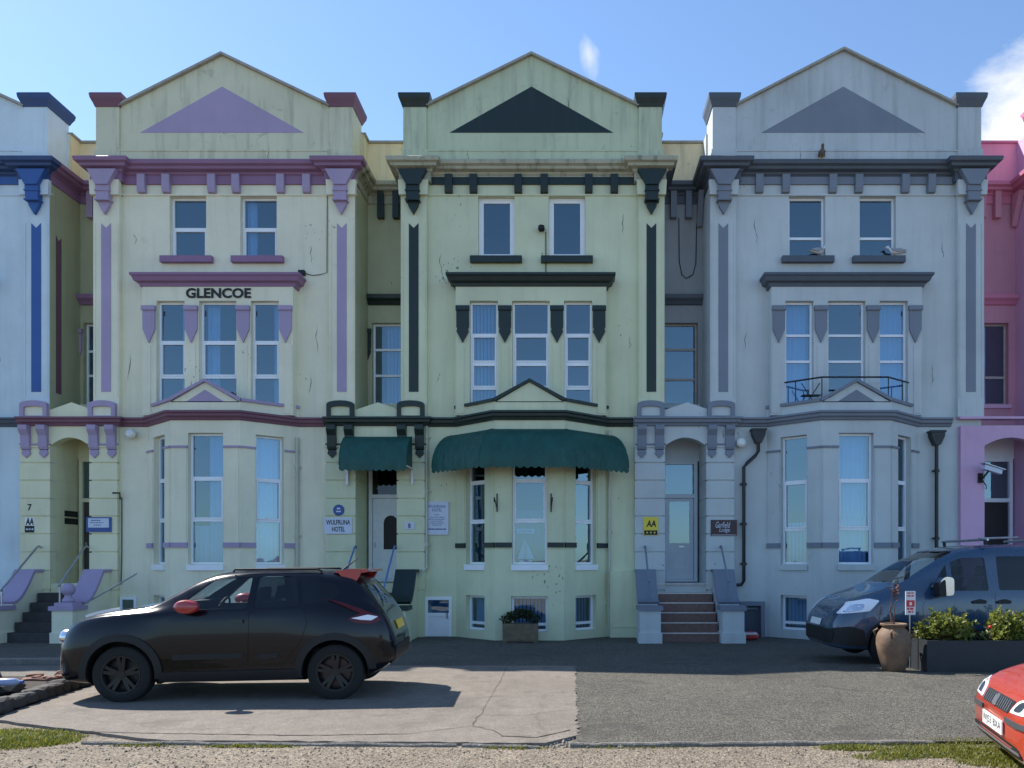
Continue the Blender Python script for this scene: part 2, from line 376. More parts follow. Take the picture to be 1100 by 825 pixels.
# ------------------------------------------------------------------ house pieces
def window(root, F, u0, u1, z0, z1, transoms=(), frame='upvc', fw=.055, w=.13, inner=(), glassm='pane', curtain=None, sill=None, sash=.035, mullions=()):
    """a framed window set back w into an opening: window > pane, curtain, window_sill"""
    mb = MB(); d = .07
    e = .004
    mb.lbox(F, u0 + e, u0 + fw, w, w + d, z0 + e, z1 - e); mb.lbox(F, u1 - fw, u1 - e, w, w + d, z0 + e, z1 - e)
    mb.lbox(F, u0 + fw, u1 - fw, w, w + d, z0 + e, z0 + fw); mb.lbox(F, u0 + fw, u1 - fw, w, w + d, z1 - fw, z1 - e)
    for t in transoms: mb.lbox(F, u0 + fw, u1 - fw, w - .003, w + d - .003, t - fw * .55, t + fw * .55)
    for q in mullions: mb.lbox(F, q - fw * .4, q + fw * .4, w - .002, w + d - .002, z0 + fw, z1 - fw)
    lv = [z0] + sorted(transoms) + [z1]
    for k in inner:                                       # opening casements carry a second frame
        a, b = lv[k] + fw * .6, lv[k + 1] - fw * .6
        ua, ub = u0 + fw, u1 - fw
        for q in ((ua, ua + sash, a, b), (ub - sash, ub, a, b), (ua + sash, ub - sash, a, a + sash), (ua + sash, ub - sash, b - sash, b)):
            mb.lbox(F, q[0], q[1], w - .014, w + d - .01, q[2], q[3])
    o = mb.build('window', frame, root)
    MB().lbox(F, u0 + fw * .6, u1 - fw * .6, w + .03, w + .042, z0 + fw * .6, z1 - fw * .6).build('pane', glassm, o)
    if curtain:
        for kind, a, b, c, dd in curtain:                # kind, left, right, bottom, top as fractions
            ua = u0 + (u1 - u0) * a; ub = u0 + (u1 - u0) * b; za = z0 + (z1 - z0) * c; zb = z0 + (z1 - z0) * dd
            cm = MB(); vs = []; n = max(8, int((ub - ua) / .012)) if kind != 'blind' else 0
            if kind == 'blind':                          # vertical blind slats, turned part open
                p = .085; k = int((ub - ua) / p)
                for i in range(k):
                    uc = ua + (i + .5) * (ub - ua) / k
                    q = [F(uc - .030, w + .16, za), F(uc + .036, w + .20, za), F(uc + .036, w + .20, zb), F(uc - .030, w + .16, zb)]
                    cm.add(q, [(0, 1, 2, 3)])
                cm.build('curtain', 'blind', o)
            else:
                ph = random.random() * 6
                for i in range(n + 1):
                    u = ua + (ub - ua) * i / n
                    ww = w + .20 + .022 * math.sin(u * 62 + ph) + .012 * math.sin(u * 27 + ph * 2)
                    vs += [F(u, ww, za), F(u + .01 * math.sin(u * 20), ww + .01, (za + zb) / 2), F(u, ww, zb)]
                fs = []
                for i in range(n):
                    for j in range(2):
                        q = i * 3 + j; fs.append((q, q + 3, q + 4, q + 1))
                cm.add(vs, fs).build('curtain', {'net': 'net_curtain', 'blue': 'blue_blind'}.get(kind, 'curtain'), o, smooth=True)
    if sill:
        col, ov, h, out = sill
        MB().lbox(F, u0 - ov, u1 + ov, -out, w, z0 - h, z0 - .003).build('window_sill', col, o)
    return o

Z_STRING0, Z_STRING1 = 5.02, 5.24
def cornice_profile(b=0.0):
    return [(0, 11.13), (.035, 11.13), (.035, 11.33), (.07, 11.36), (.09, 11.40), (.20, 11.43), (.22, 11.49), (.29, 11.52), (.31, 11.60), (.28, 11.63), (0, 11.66)]
def string_profile(k=1.0):
    return [(0, 5.02), (.05, 5.03), (.07, 5.08), (.12 * k, 5.11), (.13 * k, 5.17), (.17 * k, 5.19), (.17 * k, 5.235), (0, 5.25)]

def drop_bracket(F, uc, z1, z0, hw, proud, kind):
    """pendant bracket on a pier: spade, plain point or notched point"""
    mb = MB()
    if kind == 'diamond':
        s = z0 + (z1 - z0) * .36
        poly = [(-hw, z1), (hw, z1), (hw, s + .06), (hw * .85, s + .02), (hw * .98, s - .05), (0, z0), (-hw * .98, s - .05), (-hw * .85, s + .02), (-hw, s + .06)]
    else:
        s = z0 + (z1 - z0) * .36
        poly = [(-hw, z1), (hw, z1), (hw * .96, s), (0, z0), (-hw * .96, s)]
    poly = poly[::-1]
    mb.prism(poly, lambda a, b: F(uc + a, -proud, b), lambda a, b: F(uc + a, 0, b))
    mb.lbox(F, uc - hw - .015, uc + hw + .015, -proud - .04, .0, z1 - .11, z1)
    return mb

def roundtop(hw, z0, z1, rise, n=8):
    return [(-hw, z0), (hw, z0)] + [(hw * math.cos(math.pi * k / n * 1.0), z1 + rise * math.sin(math.pi * k / n)) for k in range(0, n + 1)]

def house(C):
    cx, xl, xr, pxr = C['cx'], C['xl'], C['xr'], C['pxr']
    g = -.26
    R = thing('terraced_house', C['label'], 'house', (cx, D, g), group='terraced houses in the row')
    PY = D - .12
    F = FRONT(D); FS = FRONT(D - .30); FP = FRONT(PY)
    gy = D + 1.05                                     # back wall of the recessed link
    W, T = C['wall'], C['trim']
    # main front wall
    holes = []
    w2 = [(cx + s * .89 - .46, cx + s * .89 + .46, 9.30, 10.84) for s in (-1, 1)]
    holes += w2
    holes.append((cx - 1.70, cx + 1.70, 5.32, 8.14)); holes.append((cx - 1.72, cx + 1.72, g - .2, 4.95))
    mb = MB(); mb.wall(F, xl, xr, g - .3, 11.6, holes, .28)
    mb.box(xl, xl + .25, D + .28, D + 9, g - .3, 11.6); mb.box(xr - .25, xr, D + .28, D + 9, g - .3, 11.6)
    mb.box(xl, xr, D + 9, D + 9.25, g - .3, 11.6)
    mb.build('wall', W, R)
    mb = MB()                                          # rooms behind the glass
    mb.box(xl + .25, xr - .25, D + 3.6, D + 3.7, g, 11.4)
    for z in (1.2, 4.96, 8.75, 11.35): mb.box(xl + .25, xr - .25, D + .3, D + 9, z, z + .12)
    mb.box(pxr + .02, xl, gy + 2.4, gy + 2.5, g, 11.4); mb.box(pxr + .02, xl, gy + .26, gy + 2.5, 8.75, 8.9)
    mb.build('interior', 'interior', R)
    # recessed link between the houses: back wall with a window, side wall of the neighbour in this house's paint
    gcx = (pxr + xl) / 2; Fg = FRONT(gy)
    gw = (gcx - .455 + C.get('gwo', 0), gcx + .455 + C.get('gwo', 0), 5.80, 7.98)
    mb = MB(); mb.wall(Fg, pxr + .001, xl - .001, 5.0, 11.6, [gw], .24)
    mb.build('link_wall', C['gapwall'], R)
    mb = MB(); mb.box(pxr + .0, pxr + .012, PY + .004, gy, 5.26, 11.15)
    mb.build('return_wall', C['gapwall'], R)
    if C.get('side_stripe'):
        mb = MB(); mb.pyz([(PY + .22, 5.9), (PY + .42, 5.9), (PY + .42, 9.9), (PY + .32, 9.78), (PY + .22, 9.9)], pxr + .012, pxr + .02); mb.build('stripe', C['side_stripe'], R)
    mb = MB(); mb.box(pxr, xl, PY + .1, gy + .24, 4.92, 5.06); mb.build('porch_roof', 'soffit', R)
    window(R, Fg, *gw, transoms=C['gapwin'][0], frame=C['gapwin'][1], curtain=C['gapwin'][2], inner=C['gapwin'][3], sill=(W, .05, .1, .06))
    mb = MB(); mb.sweep([(pxr + .02, gy), (xl - .01, gy)], [(0, 8.44), (.05, 8.45), (.10, 8.52), (.18, 8.58), (.2, 8.68), (0, 8.72)]); mb.build('hood_moulding', C['hood'], R)
    for s in (-1, 1):
        b = MB(); b.lbox(Fg, gcx + s * .2 - .08, gcx + s * .2 + .08, -.16, 0, 10.72, 11.42); b.build('bracket', C['bracket'], R)
    b = MB(); b.pyz([(gy - .1, 11.3), (gy - .45, 11.3), (gy - .1, 10.5)], xl - .16, xl - .02); b.build('bracket', C['bracket'], R)
    b = drop_bracket(Fg, gw[0] - .12, 7.8, 6.95, .1, .05, C['drop']); b.build('bracket', C['bracket'], R)
    # pilasters with painted stripe, console at the top
    for k, (a, b) in enumerate(((xl, xl + .65), (xr - .65, xr))):
        m = (a + b) / 2
        mb = MB(); mb.box(a, b, PY, D + (.0), Z_STRING1 + .01, 11.14); mb.box(a - .03, b + .03, PY - .03, D, 10.84, 10.88)
        mb.box(a + .03, a + .06, PY - .015, PY, 5.75, 10.1); mb.box(b - .06, b - .03, PY - .015, PY, 5.75, 10.1)
        pil = mb.build('pilaster', C['wall'], R)
        mb = MB(); mb.pxz([(m - .12, 5.88), (m + .12, 5.88), (m + .12, 10.10), (m, 9.98), (m - .12, 10.10)], PY - .012, PY + .02)
        mb.build('stripe', C['stripe'], pil)
        mb = MB()                                       # white shoulders behind the coloured console
        mb.pxz([(a - .03, 10.78), (b + .03, 10.78), (b + .05, 11.15), (a - .05, 11.15)], PY - .10, PY + .01); mb.build('console_block', C['wall'], pil)
        mb = MB()
        mb.pxz([(m - .15, 10.98), (m + .15, 10.98), (m + .36, 11.36), (m - .36, 11.36)], PY - .22, PY - .05)
        mb.pxz([(m - .15, 10.62), (m + .15, 10.62), (m + .17, 10.98), (m - .17, 10.98)], PY - .18, PY)
        mb.pxz([(m - .12, 10.50), (m, 10.30), (m + .12, 10.50), (m + .15, 10.62), (m - .15, 10.62)], PY - .10, PY)
        mb.box(m - .18, m + .18, PY - .2, PY, 10.83, 10.87); mb.box(m - .18, m + .18, PY - .2, PY, 10.60, 10.64)
        mb.build('console', C['console'], pil)
    # main cornice, breaking forward over the pilasters and running round the link
    path = [(pxr + .001, PY), (pxr + .001, gy), (xl, gy), (xl, PY - .04), (xl + .72, PY - .04), (xl + .72, D), (xr - .72, D), (xr - .72, PY - .04), (xr, PY - .04), (xr, D + .2)]
    pr = cornice_profile()
    MB().sweep(path[:3] + path[2:], pr).build('cornice', C['cornice'], R) if False else None
    mb = MB(); mb.sweep(path, pr); mb.build('cornice', C['cornice'], R)
    if C.get('frieze'):
        mb = MB(); mb.box(xl + .72, xr - .72, D - .045, D - .002, 11.12, 11.30); mb.build('frieze', C['frieze'], R)
    span = xr - xl
    for s in C['dentils']:
        b = MB(); x = cx + s
        b.pyz([(D, 10.88), (D - .10, 10.90), (D - .13, 11.0), (D - .13, 11.34), (D, 11.34)], x - .095, x + .095); b.build('bracket', C['bracket'], R)
    mb = MB(); mb.box(xl + .65, xr - .65, D - .03, D, 10.84, 10.88)
    mb.build('picture_rail', C['wall'], R)
    # parapet: gable, piers, link parapet
    YF = D - .06
    ap, ev = C.get('apex', 14.33), 12.87
    mb = MB(); mb.pxz([(xl + .3, 11.5), (xr - .3, 11.5), (xr - .3, ev), (cx, ap), (xl + .3, ev)], YF, D + .3)
    mb.box(xl + .62, xr - .62, YF - .06, YF, 11.5, 11.90); mb.box(xl + .62, xr - .62, YF - .075, YF, 11.90, 11.94)
    mb.box(xr - .25, xr - .02, D + .6, gy + .0, 11.5, 12.75)
    mb.box(xl + .02, xl + .25, D + .6, gy + .2, 11.5, 12.75)
    mb.build('gable', C['parapet'], R)
    mb = MB(); mb.box(pxr - .02, xl + .02, gy, gy + .24, 11.5, 12.74); mb.box(pxr - .26, pxr + .012, D + .65, gy + .24, 11.5, 12.76); mb.build('link_parapet', C['linkparapet'], R)
    mb = MB(); mb.box(pxr - .05, xl + .05, gy - .05, gy + .3, 12.745, 12.80); mb.box(pxr - .3, pxr + .06, D + .66, gy + .3, 12.765, 12.82); mb.build('coping', C['gapcoping'], R)
    mb = MB()
    for s, xe in ((-1, xl + .645), (1, xr - .645)):
        ux, uz = cx - xe, ap - ev
        L = math.hypot(ux, uz); nx, nz = -uz / L * .09 * (1 if s < 0 else -1) , abs(ux) / L * .09
        nx = nx if s < 0 else -nx * -1
        e2 = ev + (ap - ev) * (abs(xe - (xl + .3 if s < 0 else xr - .3)) / abs(cx - (xl + .3 if s < 0 else xr - .3)))
        q = [(xe, e2 + .003), (cx, ap + .003), (cx, ap + .065), (xe, e2 + .065)]
        if s > 0: q = q[::-1]
        mb.pxz(q, YF - .09, D + .36)
    mb.build('coping', C['coping'], R)
    pb, pa = 12.40, 13.56
    mb = MB(); mb.pxz([(cx - 2.06, pb), (cx + 2.06, pb), (cx, pa)], YF - .006, YF + .02); mb.build('gable_panel', C['gablepanel'], R)
    for a, b in ((xl + .06, xl + .64), (xr - .64, xr - .06)):
        mb = MB(); mb.box(a, b, YF - .05, D + .7, 11.5, 13.03); mb.box(a - .03, b + .03, YF - .08, D + .72, 11.5, 11.95)
        pier = mb.build('parapet_pier', C['parapet'], R)
        mb = MB()
        mb.sweep([(a, D + .7), (a, YF - .05), (b, YF - .05), (b, D + .7), (a, D + .7)], [(-.1, 13.02), (.02, 13.02), (.05, 13.10), (.10, 13.21), (.115, 13.31), (-.1, 13.33)])
        mb.box(a - .1, b + .1, YF - .14, D + .78, 13.28, 13.335)
        mb.build('pier_cap', C['cap'] if a < cx else C.get('cap2', C['cap']), pier)
    # roof
    mb = MB(); mb.pxz([(xl + .3, 11.6), (xr - .3, 11.6), (xr - .3, 12.3), (cx, 13.9), (xl + .3, 12.3)], D + .3, D + 9.2)
    mb.box(pxr - .1, xl, gy + .24, D + 9.2, 11.5, 11.75); mb.build('roof', 'slate_roof', R)
    # second-floor windows
    for k, h in enumerate(w2):
        window(R, F, *h, transoms=C['win2'][0], frame='upvc', fw=C['win2'][1], curtain=C['win2'][2][k], inner=C['win2'][3], sill=(C['sill'], .19, .16, .13))
    # first-floor triple window in its projecting surround
    sh = [(cx + q - hw, cx + q + hw, 5.34, 8.10) for q, hw in ((-1.17, .35), (0, .465), (1.17, .35))]
    mb = MB(); mb.wall(FS, cx - 1.87, cx + 1.87, 5.26, 8.47, sh, .2)
    mb.box(cx - 1.87, cx - 1.72, D - .1, D, 5.26, 8.47); mb.box(cx + 1.72, cx + 1.87, D - .1, D, 5.26, 8.47)
    for x in (-1.75, -.64, .64, 1.75):
        mb.box(cx + x - .09, cx + x + .09, D - .315, D - .3, 5.3, 7.0)
    mb.build('window_surround', W, R)
    for k, h in enumerate(sh):
        window(R, FS, *h, transoms=C['win1'][0], frame='upvc', curtain=C['win1'][1][k], inner=C['win1'][2])
    mb = MB(); mb.sweep([(cx - 1.90, D), (cx - 1.90, D - .3), (cx + 1.90, D - .3), (cx + 1.90, D)],
                        [(-.05, 8.44), (.02, 8.45), (.04, 8.53), (.12, 8.56), (.16, 8.66), (.19, 8.68), (.19, 8.74), (-.05, 8.78)]); mb.build('hood_moulding', C['hood'], R)
    mb = MB(); mb.box(cx - 1.9, cx + 1.9, D - .3, D, 8.70, 8.79); mb.build('hood_top', C['hood'], R)
    for x in (-1.69, -.645, .645, 1.69):
        drop_bracket(FS, cx + x, 7.96, 7.05, .155, .05, C['drop']).build('bracket', C['bracket'], R)
    # canted bay
    A, B, Cc, E = (cx - 1.90, D), (cx - .83, D - .92), (cx + .83, D - .92), (cx + 1.90, D)
    bays = []
    mb = MB(); hl = []
    for (p, q), kind in (((A, B), 'l'), ((B, Cc), 'c'), ((Cc, E), 'r')):
        Ff = facet(p[0], p[1], q[0] - p[0], q[1] - p[1]); L = math.hypot(q[0] - p[0], q[1] - p[1]); m = L / 2; hw = .42 if kind == 'c' else .34
        hh = [(m - hw, m + hw, 1.56, 4.72)]
        bb = (m - hw - (.02 if kind == 'c' else 0), m + hw + (.02 if kind == 'c' else 0), -.06, .80)
        hh.append(bb)
        mb.wall(Ff, 0, L, g - .25, 5.10, hh, .2); hl.append((Ff, L, hh, kind))
        for a, b in ((0, m - hw), (m + hw, L)):          # raised pier faces
            mb.lbox(Ff, a + .03, b - .03, -.02, 0, 1.95, 4.38)
    mb.pxy([(A[0] + .1, D - .0), (B[0] + .05, B[1] + .06), (Cc[0] - .05, Cc[1] + .06), (E[0] - .1, D - .0)], 4.96, 5.26); mb.build('bay', W, R)
    for Ff, L, hh, kind in hl:
        ww = C['bay'][1][kind]
        window(R, Ff, *hh[0], transoms=C['bay'][0], frame='upvc', curtain=ww, inner=C['bay'][2], glassm=C.get('bayglass', 'pane'), sill=('upvc' if C.get('whitesill', 1) else W, .02, .14, .05))
        window(R, Ff, *hh[1], transoms=(.12,), frame='upvc', curtain=[('blind', .08, .92, .1, .95)], fw=.06)
        a0, a1 = hh[0][0], hh[0][1]
        for (a, b) in ((0.0, a0), (a1, L)):
            m2 = MB(); m2.lbox(Ff, a + .01, b, -.045, 0, 1.97, 2.09); m2.build('band', C['band'], R)
            m2 = MB(); m2.lbox(Ff, a + .01, b, -.05, 0, 4.36, 4.41); m2.build('band', C['band2'], R)
    # string course, running over the porch and round the bay
    lp, rp = pxr - C.get('lpw', .76), xl + .62
    path = ([] if C.get('plain') else [(lp, PY), (rp, PY)]) + [(rp, D), A, B, Cc, E, (xr - .78, D)]
    mb = MB(); mb.sweep(path, string_profile()); mb.build('string_course', C['string'], R)
    # bay parapet with its small gable
    mb = MB(); mb.sweep([A, B, Cc, E], [(-.17, 5.22), (.02, 5.22), (.02, 5.47), (-.17, 5.47)])
    yb = D - .94
    mb.pxz([(B[0], 5.45), (Cc[0], 5.45), (cx, 5.93)], yb, yb + .18); mb.build('bay_parapet', W, R)
    mb = MB(); mb.sweep([A, B], [(-.2, 5.472), (.07, 5.472), (.07, 5.545), (-.2, 5.545)]); mb.sweep([Cc, E], [(-.2, 5.472), (.07, 5.472), (.07, 5.545), (-.2, 5.545)])
    th = .075
    mb.pxz([(B[0] - .02, 5.46), (cx, 5.935), (cx, 5.935 + th), (B[0] - .03, 5.545)], yb - .06, yb + .2)
    mb.pxz([(Cc[0] + .03, 5.545), (cx, 5.935 + th), (cx, 5.935), (Cc[0] + .02, 5.46)], yb - .06, yb + .2)
    mb.build('coping', C['baycoping'], R)
    if C.get('baypanel'):
        mb = MB(); mb.pxz([(cx - .44, 5.47), (cx + .44, 5.47), (cx, 5.75)], yb - .008, yb + .01); mb.build('gable_panel', C['baypanel'], R)
    # porch
    ox0, ox1 = pxr + .016, xl - .10                             # opening
    P = C['porch']
    zs, za, zt = 4.52, 4.74, 5.04
    arch = [(ox0, zs)] + [(ox0 + (ox1 - ox0) * k / 12, zs + (za - zs) * math.sin(math.pi * k / 12) ** .8) for k in range(1, 12)] + [(ox1, zs)]
    mb = MB()
    mb.pxz([(ox0 - .02, zt), (ox0 - .02, zs)] + arch[1:-1] + [(ox1 + .02, zs), (ox1 + .02, zt)], PY + .01, D + .12)
    jz = [PZ(v, PY) for v in (497, 516, 535.5, 554.5, 573.5, 593, 613, 634)]
    for (a, b) in ((lp + .02, ox0), (ox1, rp - .02)):
        mb.box(a + .035, b - .035, PY + .04, D + .10, g - .2, zt)
        cut = [zt] + (jz if not C.get('plain') else []) + [g - .2]
        for q in range(len(cut) - 1):
            mb.box(a, b, PY, D + .10, cut[q + 1] + .017, cut[q] - .017)
        if not C.get('plain'): mb.box(a - .012, b + .012, PY - .03, PY, 4.49, 4.53)
    for sx, xx in ((-1, ox0), (1, ox1)):                  # passage side walls
        a, b = (xx - .15, xx) if sx < 0 else (xx, xx + .15)
        for q in range(len(cut) - 1):
            mb.box(a, b, D + .102, gy, cut[q + 1] + .017, cut[q] - .017)
        mb.box(a + .012, b - .012, D + .11, gy, g, zt)
    mb.box(ox0, ox1, PY + .05, gy + .05, g - .2, 1.08)
    mb.build('porch', P['wall'], R)
    if not C.get('plain'):
        mb = MB(); mb.pxz([(pxr - .02, 5.25), (xl + .02, 5.25), (xl + .02, 5.42), (gcx, 5.62), (pxr - .02, 5.42)], PY + .005, PY + .14); mb.build('porch_gable', P['wall'], R)
    if C.get('plain'):
        mb = MB(); mb.box(lp - .02, rp, PY - .05, PY + .2, 5.20, 5.26); mb.build('ledge', P['wall'], R)
    for s in () if C.get('plain') else ((ox0 - .36), (ox1 + .36)):
        mb = MB(); hw = .34
        outer = roundtop(hw, 5.19, 5.56, .09); inner = roundtop(hw - .10, 5.27, 5.47, .04)
        n = len(outer)
        # frame ring
        fr = [(s + x, PY - .10, z) for x, z in outer] + [(s + x, PY - .10, z) for x, z in inner] + [(s + x, PY, z) for x, z in outer] + [(s + x, PY - .05, z) for x, z in inner]
        fs = []
        for i in range(n):
            j = (i + 1) % n
            fs += [(i, j, n + j, n + i), (j, i, 2 * n + i, 2 * n + j), (n + i, n + j, 3 * n + j, 3 * n + i)]
        mb.add(fr, fs); pan = mb.build('porch_panel', P['trim'], R)
        mb = MB(); mb.pxz([(s + x * 1.02, z) for x, z in roundtop(hw - .09, 5.26, 5.48, .04)], PY - .045, PY); mb.build('panel_field', P['field'], pan)
        for q in (-.22, .22):
            m2 = MB(); x = s + q
            m2.pyz([(PY, 5.03), (PY - .17, 5.03), (PY - .17, 4.92), (PY - .09, 4.78), (PY - .07, 4.50), (PY - .05, 4.44), (PY, 4.42)], x - .11, x + .11)
            m2.pxz([(x - .09, 4.42), (x - .11, 4.33), (x, 4.22), (x + .11, 4.33), (x + .09, 4.42)], PY - .04, PY + .01)
            m2.build('porch_bracket', P['trim'], R)
        mb = MB(); mb.box(s - .38, s + .38, PY - .045, PY, 4.545, 4.585); mb.build('band', P['trim'], R)
    # door at the back of the porch
    FD = FRONT(gy - .08); zd = 1.10
    dx0, dx1 = ox0 + .05, ox1 - .05
    MB().box(ox0, ox1, gy - .02, gy + .05, 1.0, zt).build('door_back', 'interior', R)
    mb = MB()
    zh = P.get('head', 4.35); zm = P.get('transom', 3.25)
    for q in ((dx0, dx0 + .09, zd, zh), (dx1 - .09, dx1, zd, zh), (dx0 + .09, dx1 - .09, zh - .08, zh), (dx0 + .09, dx1 - .09, zm - .05, zm + .05), (dx0 + .09, dx1 - .09, zd, zd + .06)):
        mb.lbox(FD, q[0], q[1], -.06, .06, q[2], q[3])
    mb.lbox(FD, ox0, ox1, -.02, .06, zh, zt)
    fr = mb.build('door_frame', P['frame'], R)
    MB().lbox(FD, dx0 + .09, dx1 - .09, .0, .012, zm + .05, zh - .08).build('fanlight', P.get('fanglass', 'pane_bluish'), fr)
    a, b = dx0 + .10, dx1 - .10; z0, z1 = zd + .065, zm - .055
    if P['door'] == 'half_glazed':
        zg = 2.12
        mb = MB()
        mb.lbox(FD, a, b, 0, .05, z0, zg); mb.lbox(FD, a, a + .10, 0, .05, zg, z1); mb.lbox(FD, b - .10, b, 0, .05, zg, z1); mb.lbox(FD, a + .1, b - .1, 0, .05, z1 - .08, z1)
        for k in (0, .07, .14):
            for q in ((a + .08 + k, b - .08 - k, z0 + .12 + k, z0 + .135 + k), (a + .08 + k, b - .08 - k, zg - .2 - k, zg - .185 - k)): mb.lbox(FD, q[0], q[1], -.015, 0, q[2], q[3])
            for x in (a + .08 + k, b - .095 - k): mb.lbox(FD, x, x + .015, -.015, 0, z0 + .135 + k, zg - .2 - k)
        dr = mb.build('door', P['dcol'], R)
        MB().lbox(FD, a + .1, b - .1, .02, .03, zg, z1 - .08).build('door_glass', 'pane_bluish', dr)
        MB().lbox(FD, a + .1, b - .1, .10, .11, zg, z1 - .08).build('net_curtain', 'net_curtain', dr)
        MB().lbox(FD, (a + b) / 2 - .02, (a + b) / 2 + .12, -.03, 0, zg - .12, zg - .07).build('letter_plate', 'steel', dr)
    elif P['door'] == 'arched_light':
        mb = MB(); mb.lbox(FD, a, b, 0, .05, z0, z1); dr = mb.build('door', P['dcol'], R)
        gx = b - .26
        mb = MB(); mb.prism([(gx + x, z) for x, z in roundtop(.19, 1.95, 2.65, .2)], lambda x, z: FD(x, -.01, z), lambda x, z: FD(x, .01, z)); mb.build('door_light', 'ink', dr)
        mb = MB(); mb.lbox(FD, gx - .21, gx + .21, -.02, -.005, 1.9, 1.95); mb.lbox(FD, a + .12, a + .5, -.012, 0, z0 + .1, z0 + .5); mb.build('door_moulding', P['dcol'], dr)
        MB().lbox(FD, a + .05, a + .08, -.05, 0, 2.0, 2.14).build('door_handle', 'steel', dr)
    else:
        mb = MB(); mb.lbox(FD, a, b, 0, .05, z0, z1)
        for q in (1.3, 2.2): mb.lbox(FD, a + .12, b - .12, -.02, 0, q, q + .7)
        dr = mb.build('door', P['dcol'], R)
        MB().lbox(FD, a + .06, a + .1, -.05, 0, 2.0, 2.14).build('door_handle', 'steel', dr)
    return R

# ------------------------------------------------------------------ the five houses
NETB = [('net', .0, 1, 0, .98)]
def drape(a, b): return [('drape', a, b, 0, 1)]
SIX = lambda cx0, arr: [PX(v, D - .1) - cx0 for v in arr]
H0 = dict(cx=-16.62, xl=-19.75, xr=-13.10, pxr=-20.9, label='pale blue hotel house with royal blue trims at the far left of the terrace',
    wall='sky_blue_wall', parapet='sky_blue_wall', linkparapet='cream_bounce_lit', gapwall='sky_blue_wall', trim='royal_blue', stripe='royal_blue', console='royal_blue', bracket='royal_blue',
    cornice='navy_cornice', frieze='royal_blue', coping='coping_stone', gapcoping='coping_stone', gablepanel='royal_blue', cap='navy_cornice', cap2='navy_cornice', hood='royal_blue', string='dark_slate', sill='royal_blue',
    band='royal_blue', band2='royal_blue', baycoping='royal_blue', baypanel='royal_blue', drop='plain', dentils=[-2.0, -1.4, -.32, .32, 1.4, 2.0],
    win2=((10.06,), .05, [None, None], (0,)), win1=((7.11, 6.23), [None, None, None], (1,)), bay=((3.65, 2.63), dict(l=NETB, c=NETB, r=NETB), (1,)), gapwin=((7.0,), 'upvc', None, ()),
    porch=dict(wall='sky_blue_wall', trim='royal_blue', field='sky_blue_wall', frame='door_white', door='panel', dcol='door_dark'))
H1 = dict(cx=-8.80, xl=-12.00, xr=-5.45, pxr=-13.10, label='cream house with lilac trims and the name GLENCOE above its windows',
    wall='cream', parapet='cream_parapet', linkparapet='cream_bounce_lit', gapwall='olive_render', trim='lilac', stripe='lilac', console='lilac', bracket='lilac', side_stripe='plum',
    cornice='mauve', frieze='mauve', coping='coping_stone', gapcoping='coping_stone', gablepanel='lilac', cap='maroon', hood='mauve', string='maroon', sill='mauve',
    band='lilac', band2='lilac', baycoping='lilac', baypanel='lilac', drop='plain', dentils=SIX(-8.80, (151.5, 178, 227, 253, 301, 329)),
    win2=((10.06,), .055, [None, drape(.05, .30)], (0,)), win1=((7.11, 6.23), [drape(.72, .96), drape(.08, .42), drape(.66, .97)], (1,)),
    bay=((3.65, 2.63), dict(l=drape(.5, .97), c=[('drape', .45, .97, 0, 1), ('net', .03, .97, 0, .3)], r=[('net', .03, .97, 0, 1)]), (1,)), gapwin=((7.25, 6.6), 'upvc', None, ()),
    porch=dict(wall='cream_band', trim='lilac', field='cream', frame='cream_band', door='panel', dcol='door_dark'))
H2 = dict(cx=-1.03, xl=-4.30, xr=2.30, pxr=-5.45, label='pale green house with black-green trims and green awnings over door and bay',
    wall='green_wall', parapet='green_parapet', linkparapet='cream_bounce_lit', gapwall='olive_render', trim='dark_green', stripe='black_green', console='black_green', bracket='black_green',
    cornice='dirty_cornice', frieze='black_green', coping='coping_stone', gapcoping='coping_stone', gablepanel='black_green', cap='black_green', hood='black_green', string='dark_green', sill='black_green',
    band='black_green', band2='green_wall', baycoping='black_green', drop='diamond', dentils=SIX(-1.03, (481.8, 508.4, 556.6, 584.6, 632.5, 660)),
    win2=((), .125, [None, None], ()), win1=((7.29, 6.58, 5.95), [[('blind', .06, .95, 0, 1)], None, None], (1, 2)),
    bay=((3.60, 2.60), dict(l=None, c=[('blue', .06, .94, 0, .42)], r=[('net', .02, .4, .0, .66)]), (1,)), gapwin=((7.29, 6.6), 'upvc', [('blind', .35, .97, 0, 1)], ()),
    porch=dict(wall='green_wall', trim='black_green', field='green_wall', frame='door_white', door='arched_light', dcol='door_white', head=4.3, transom=3.35, fanglass='car_glass_dark'))
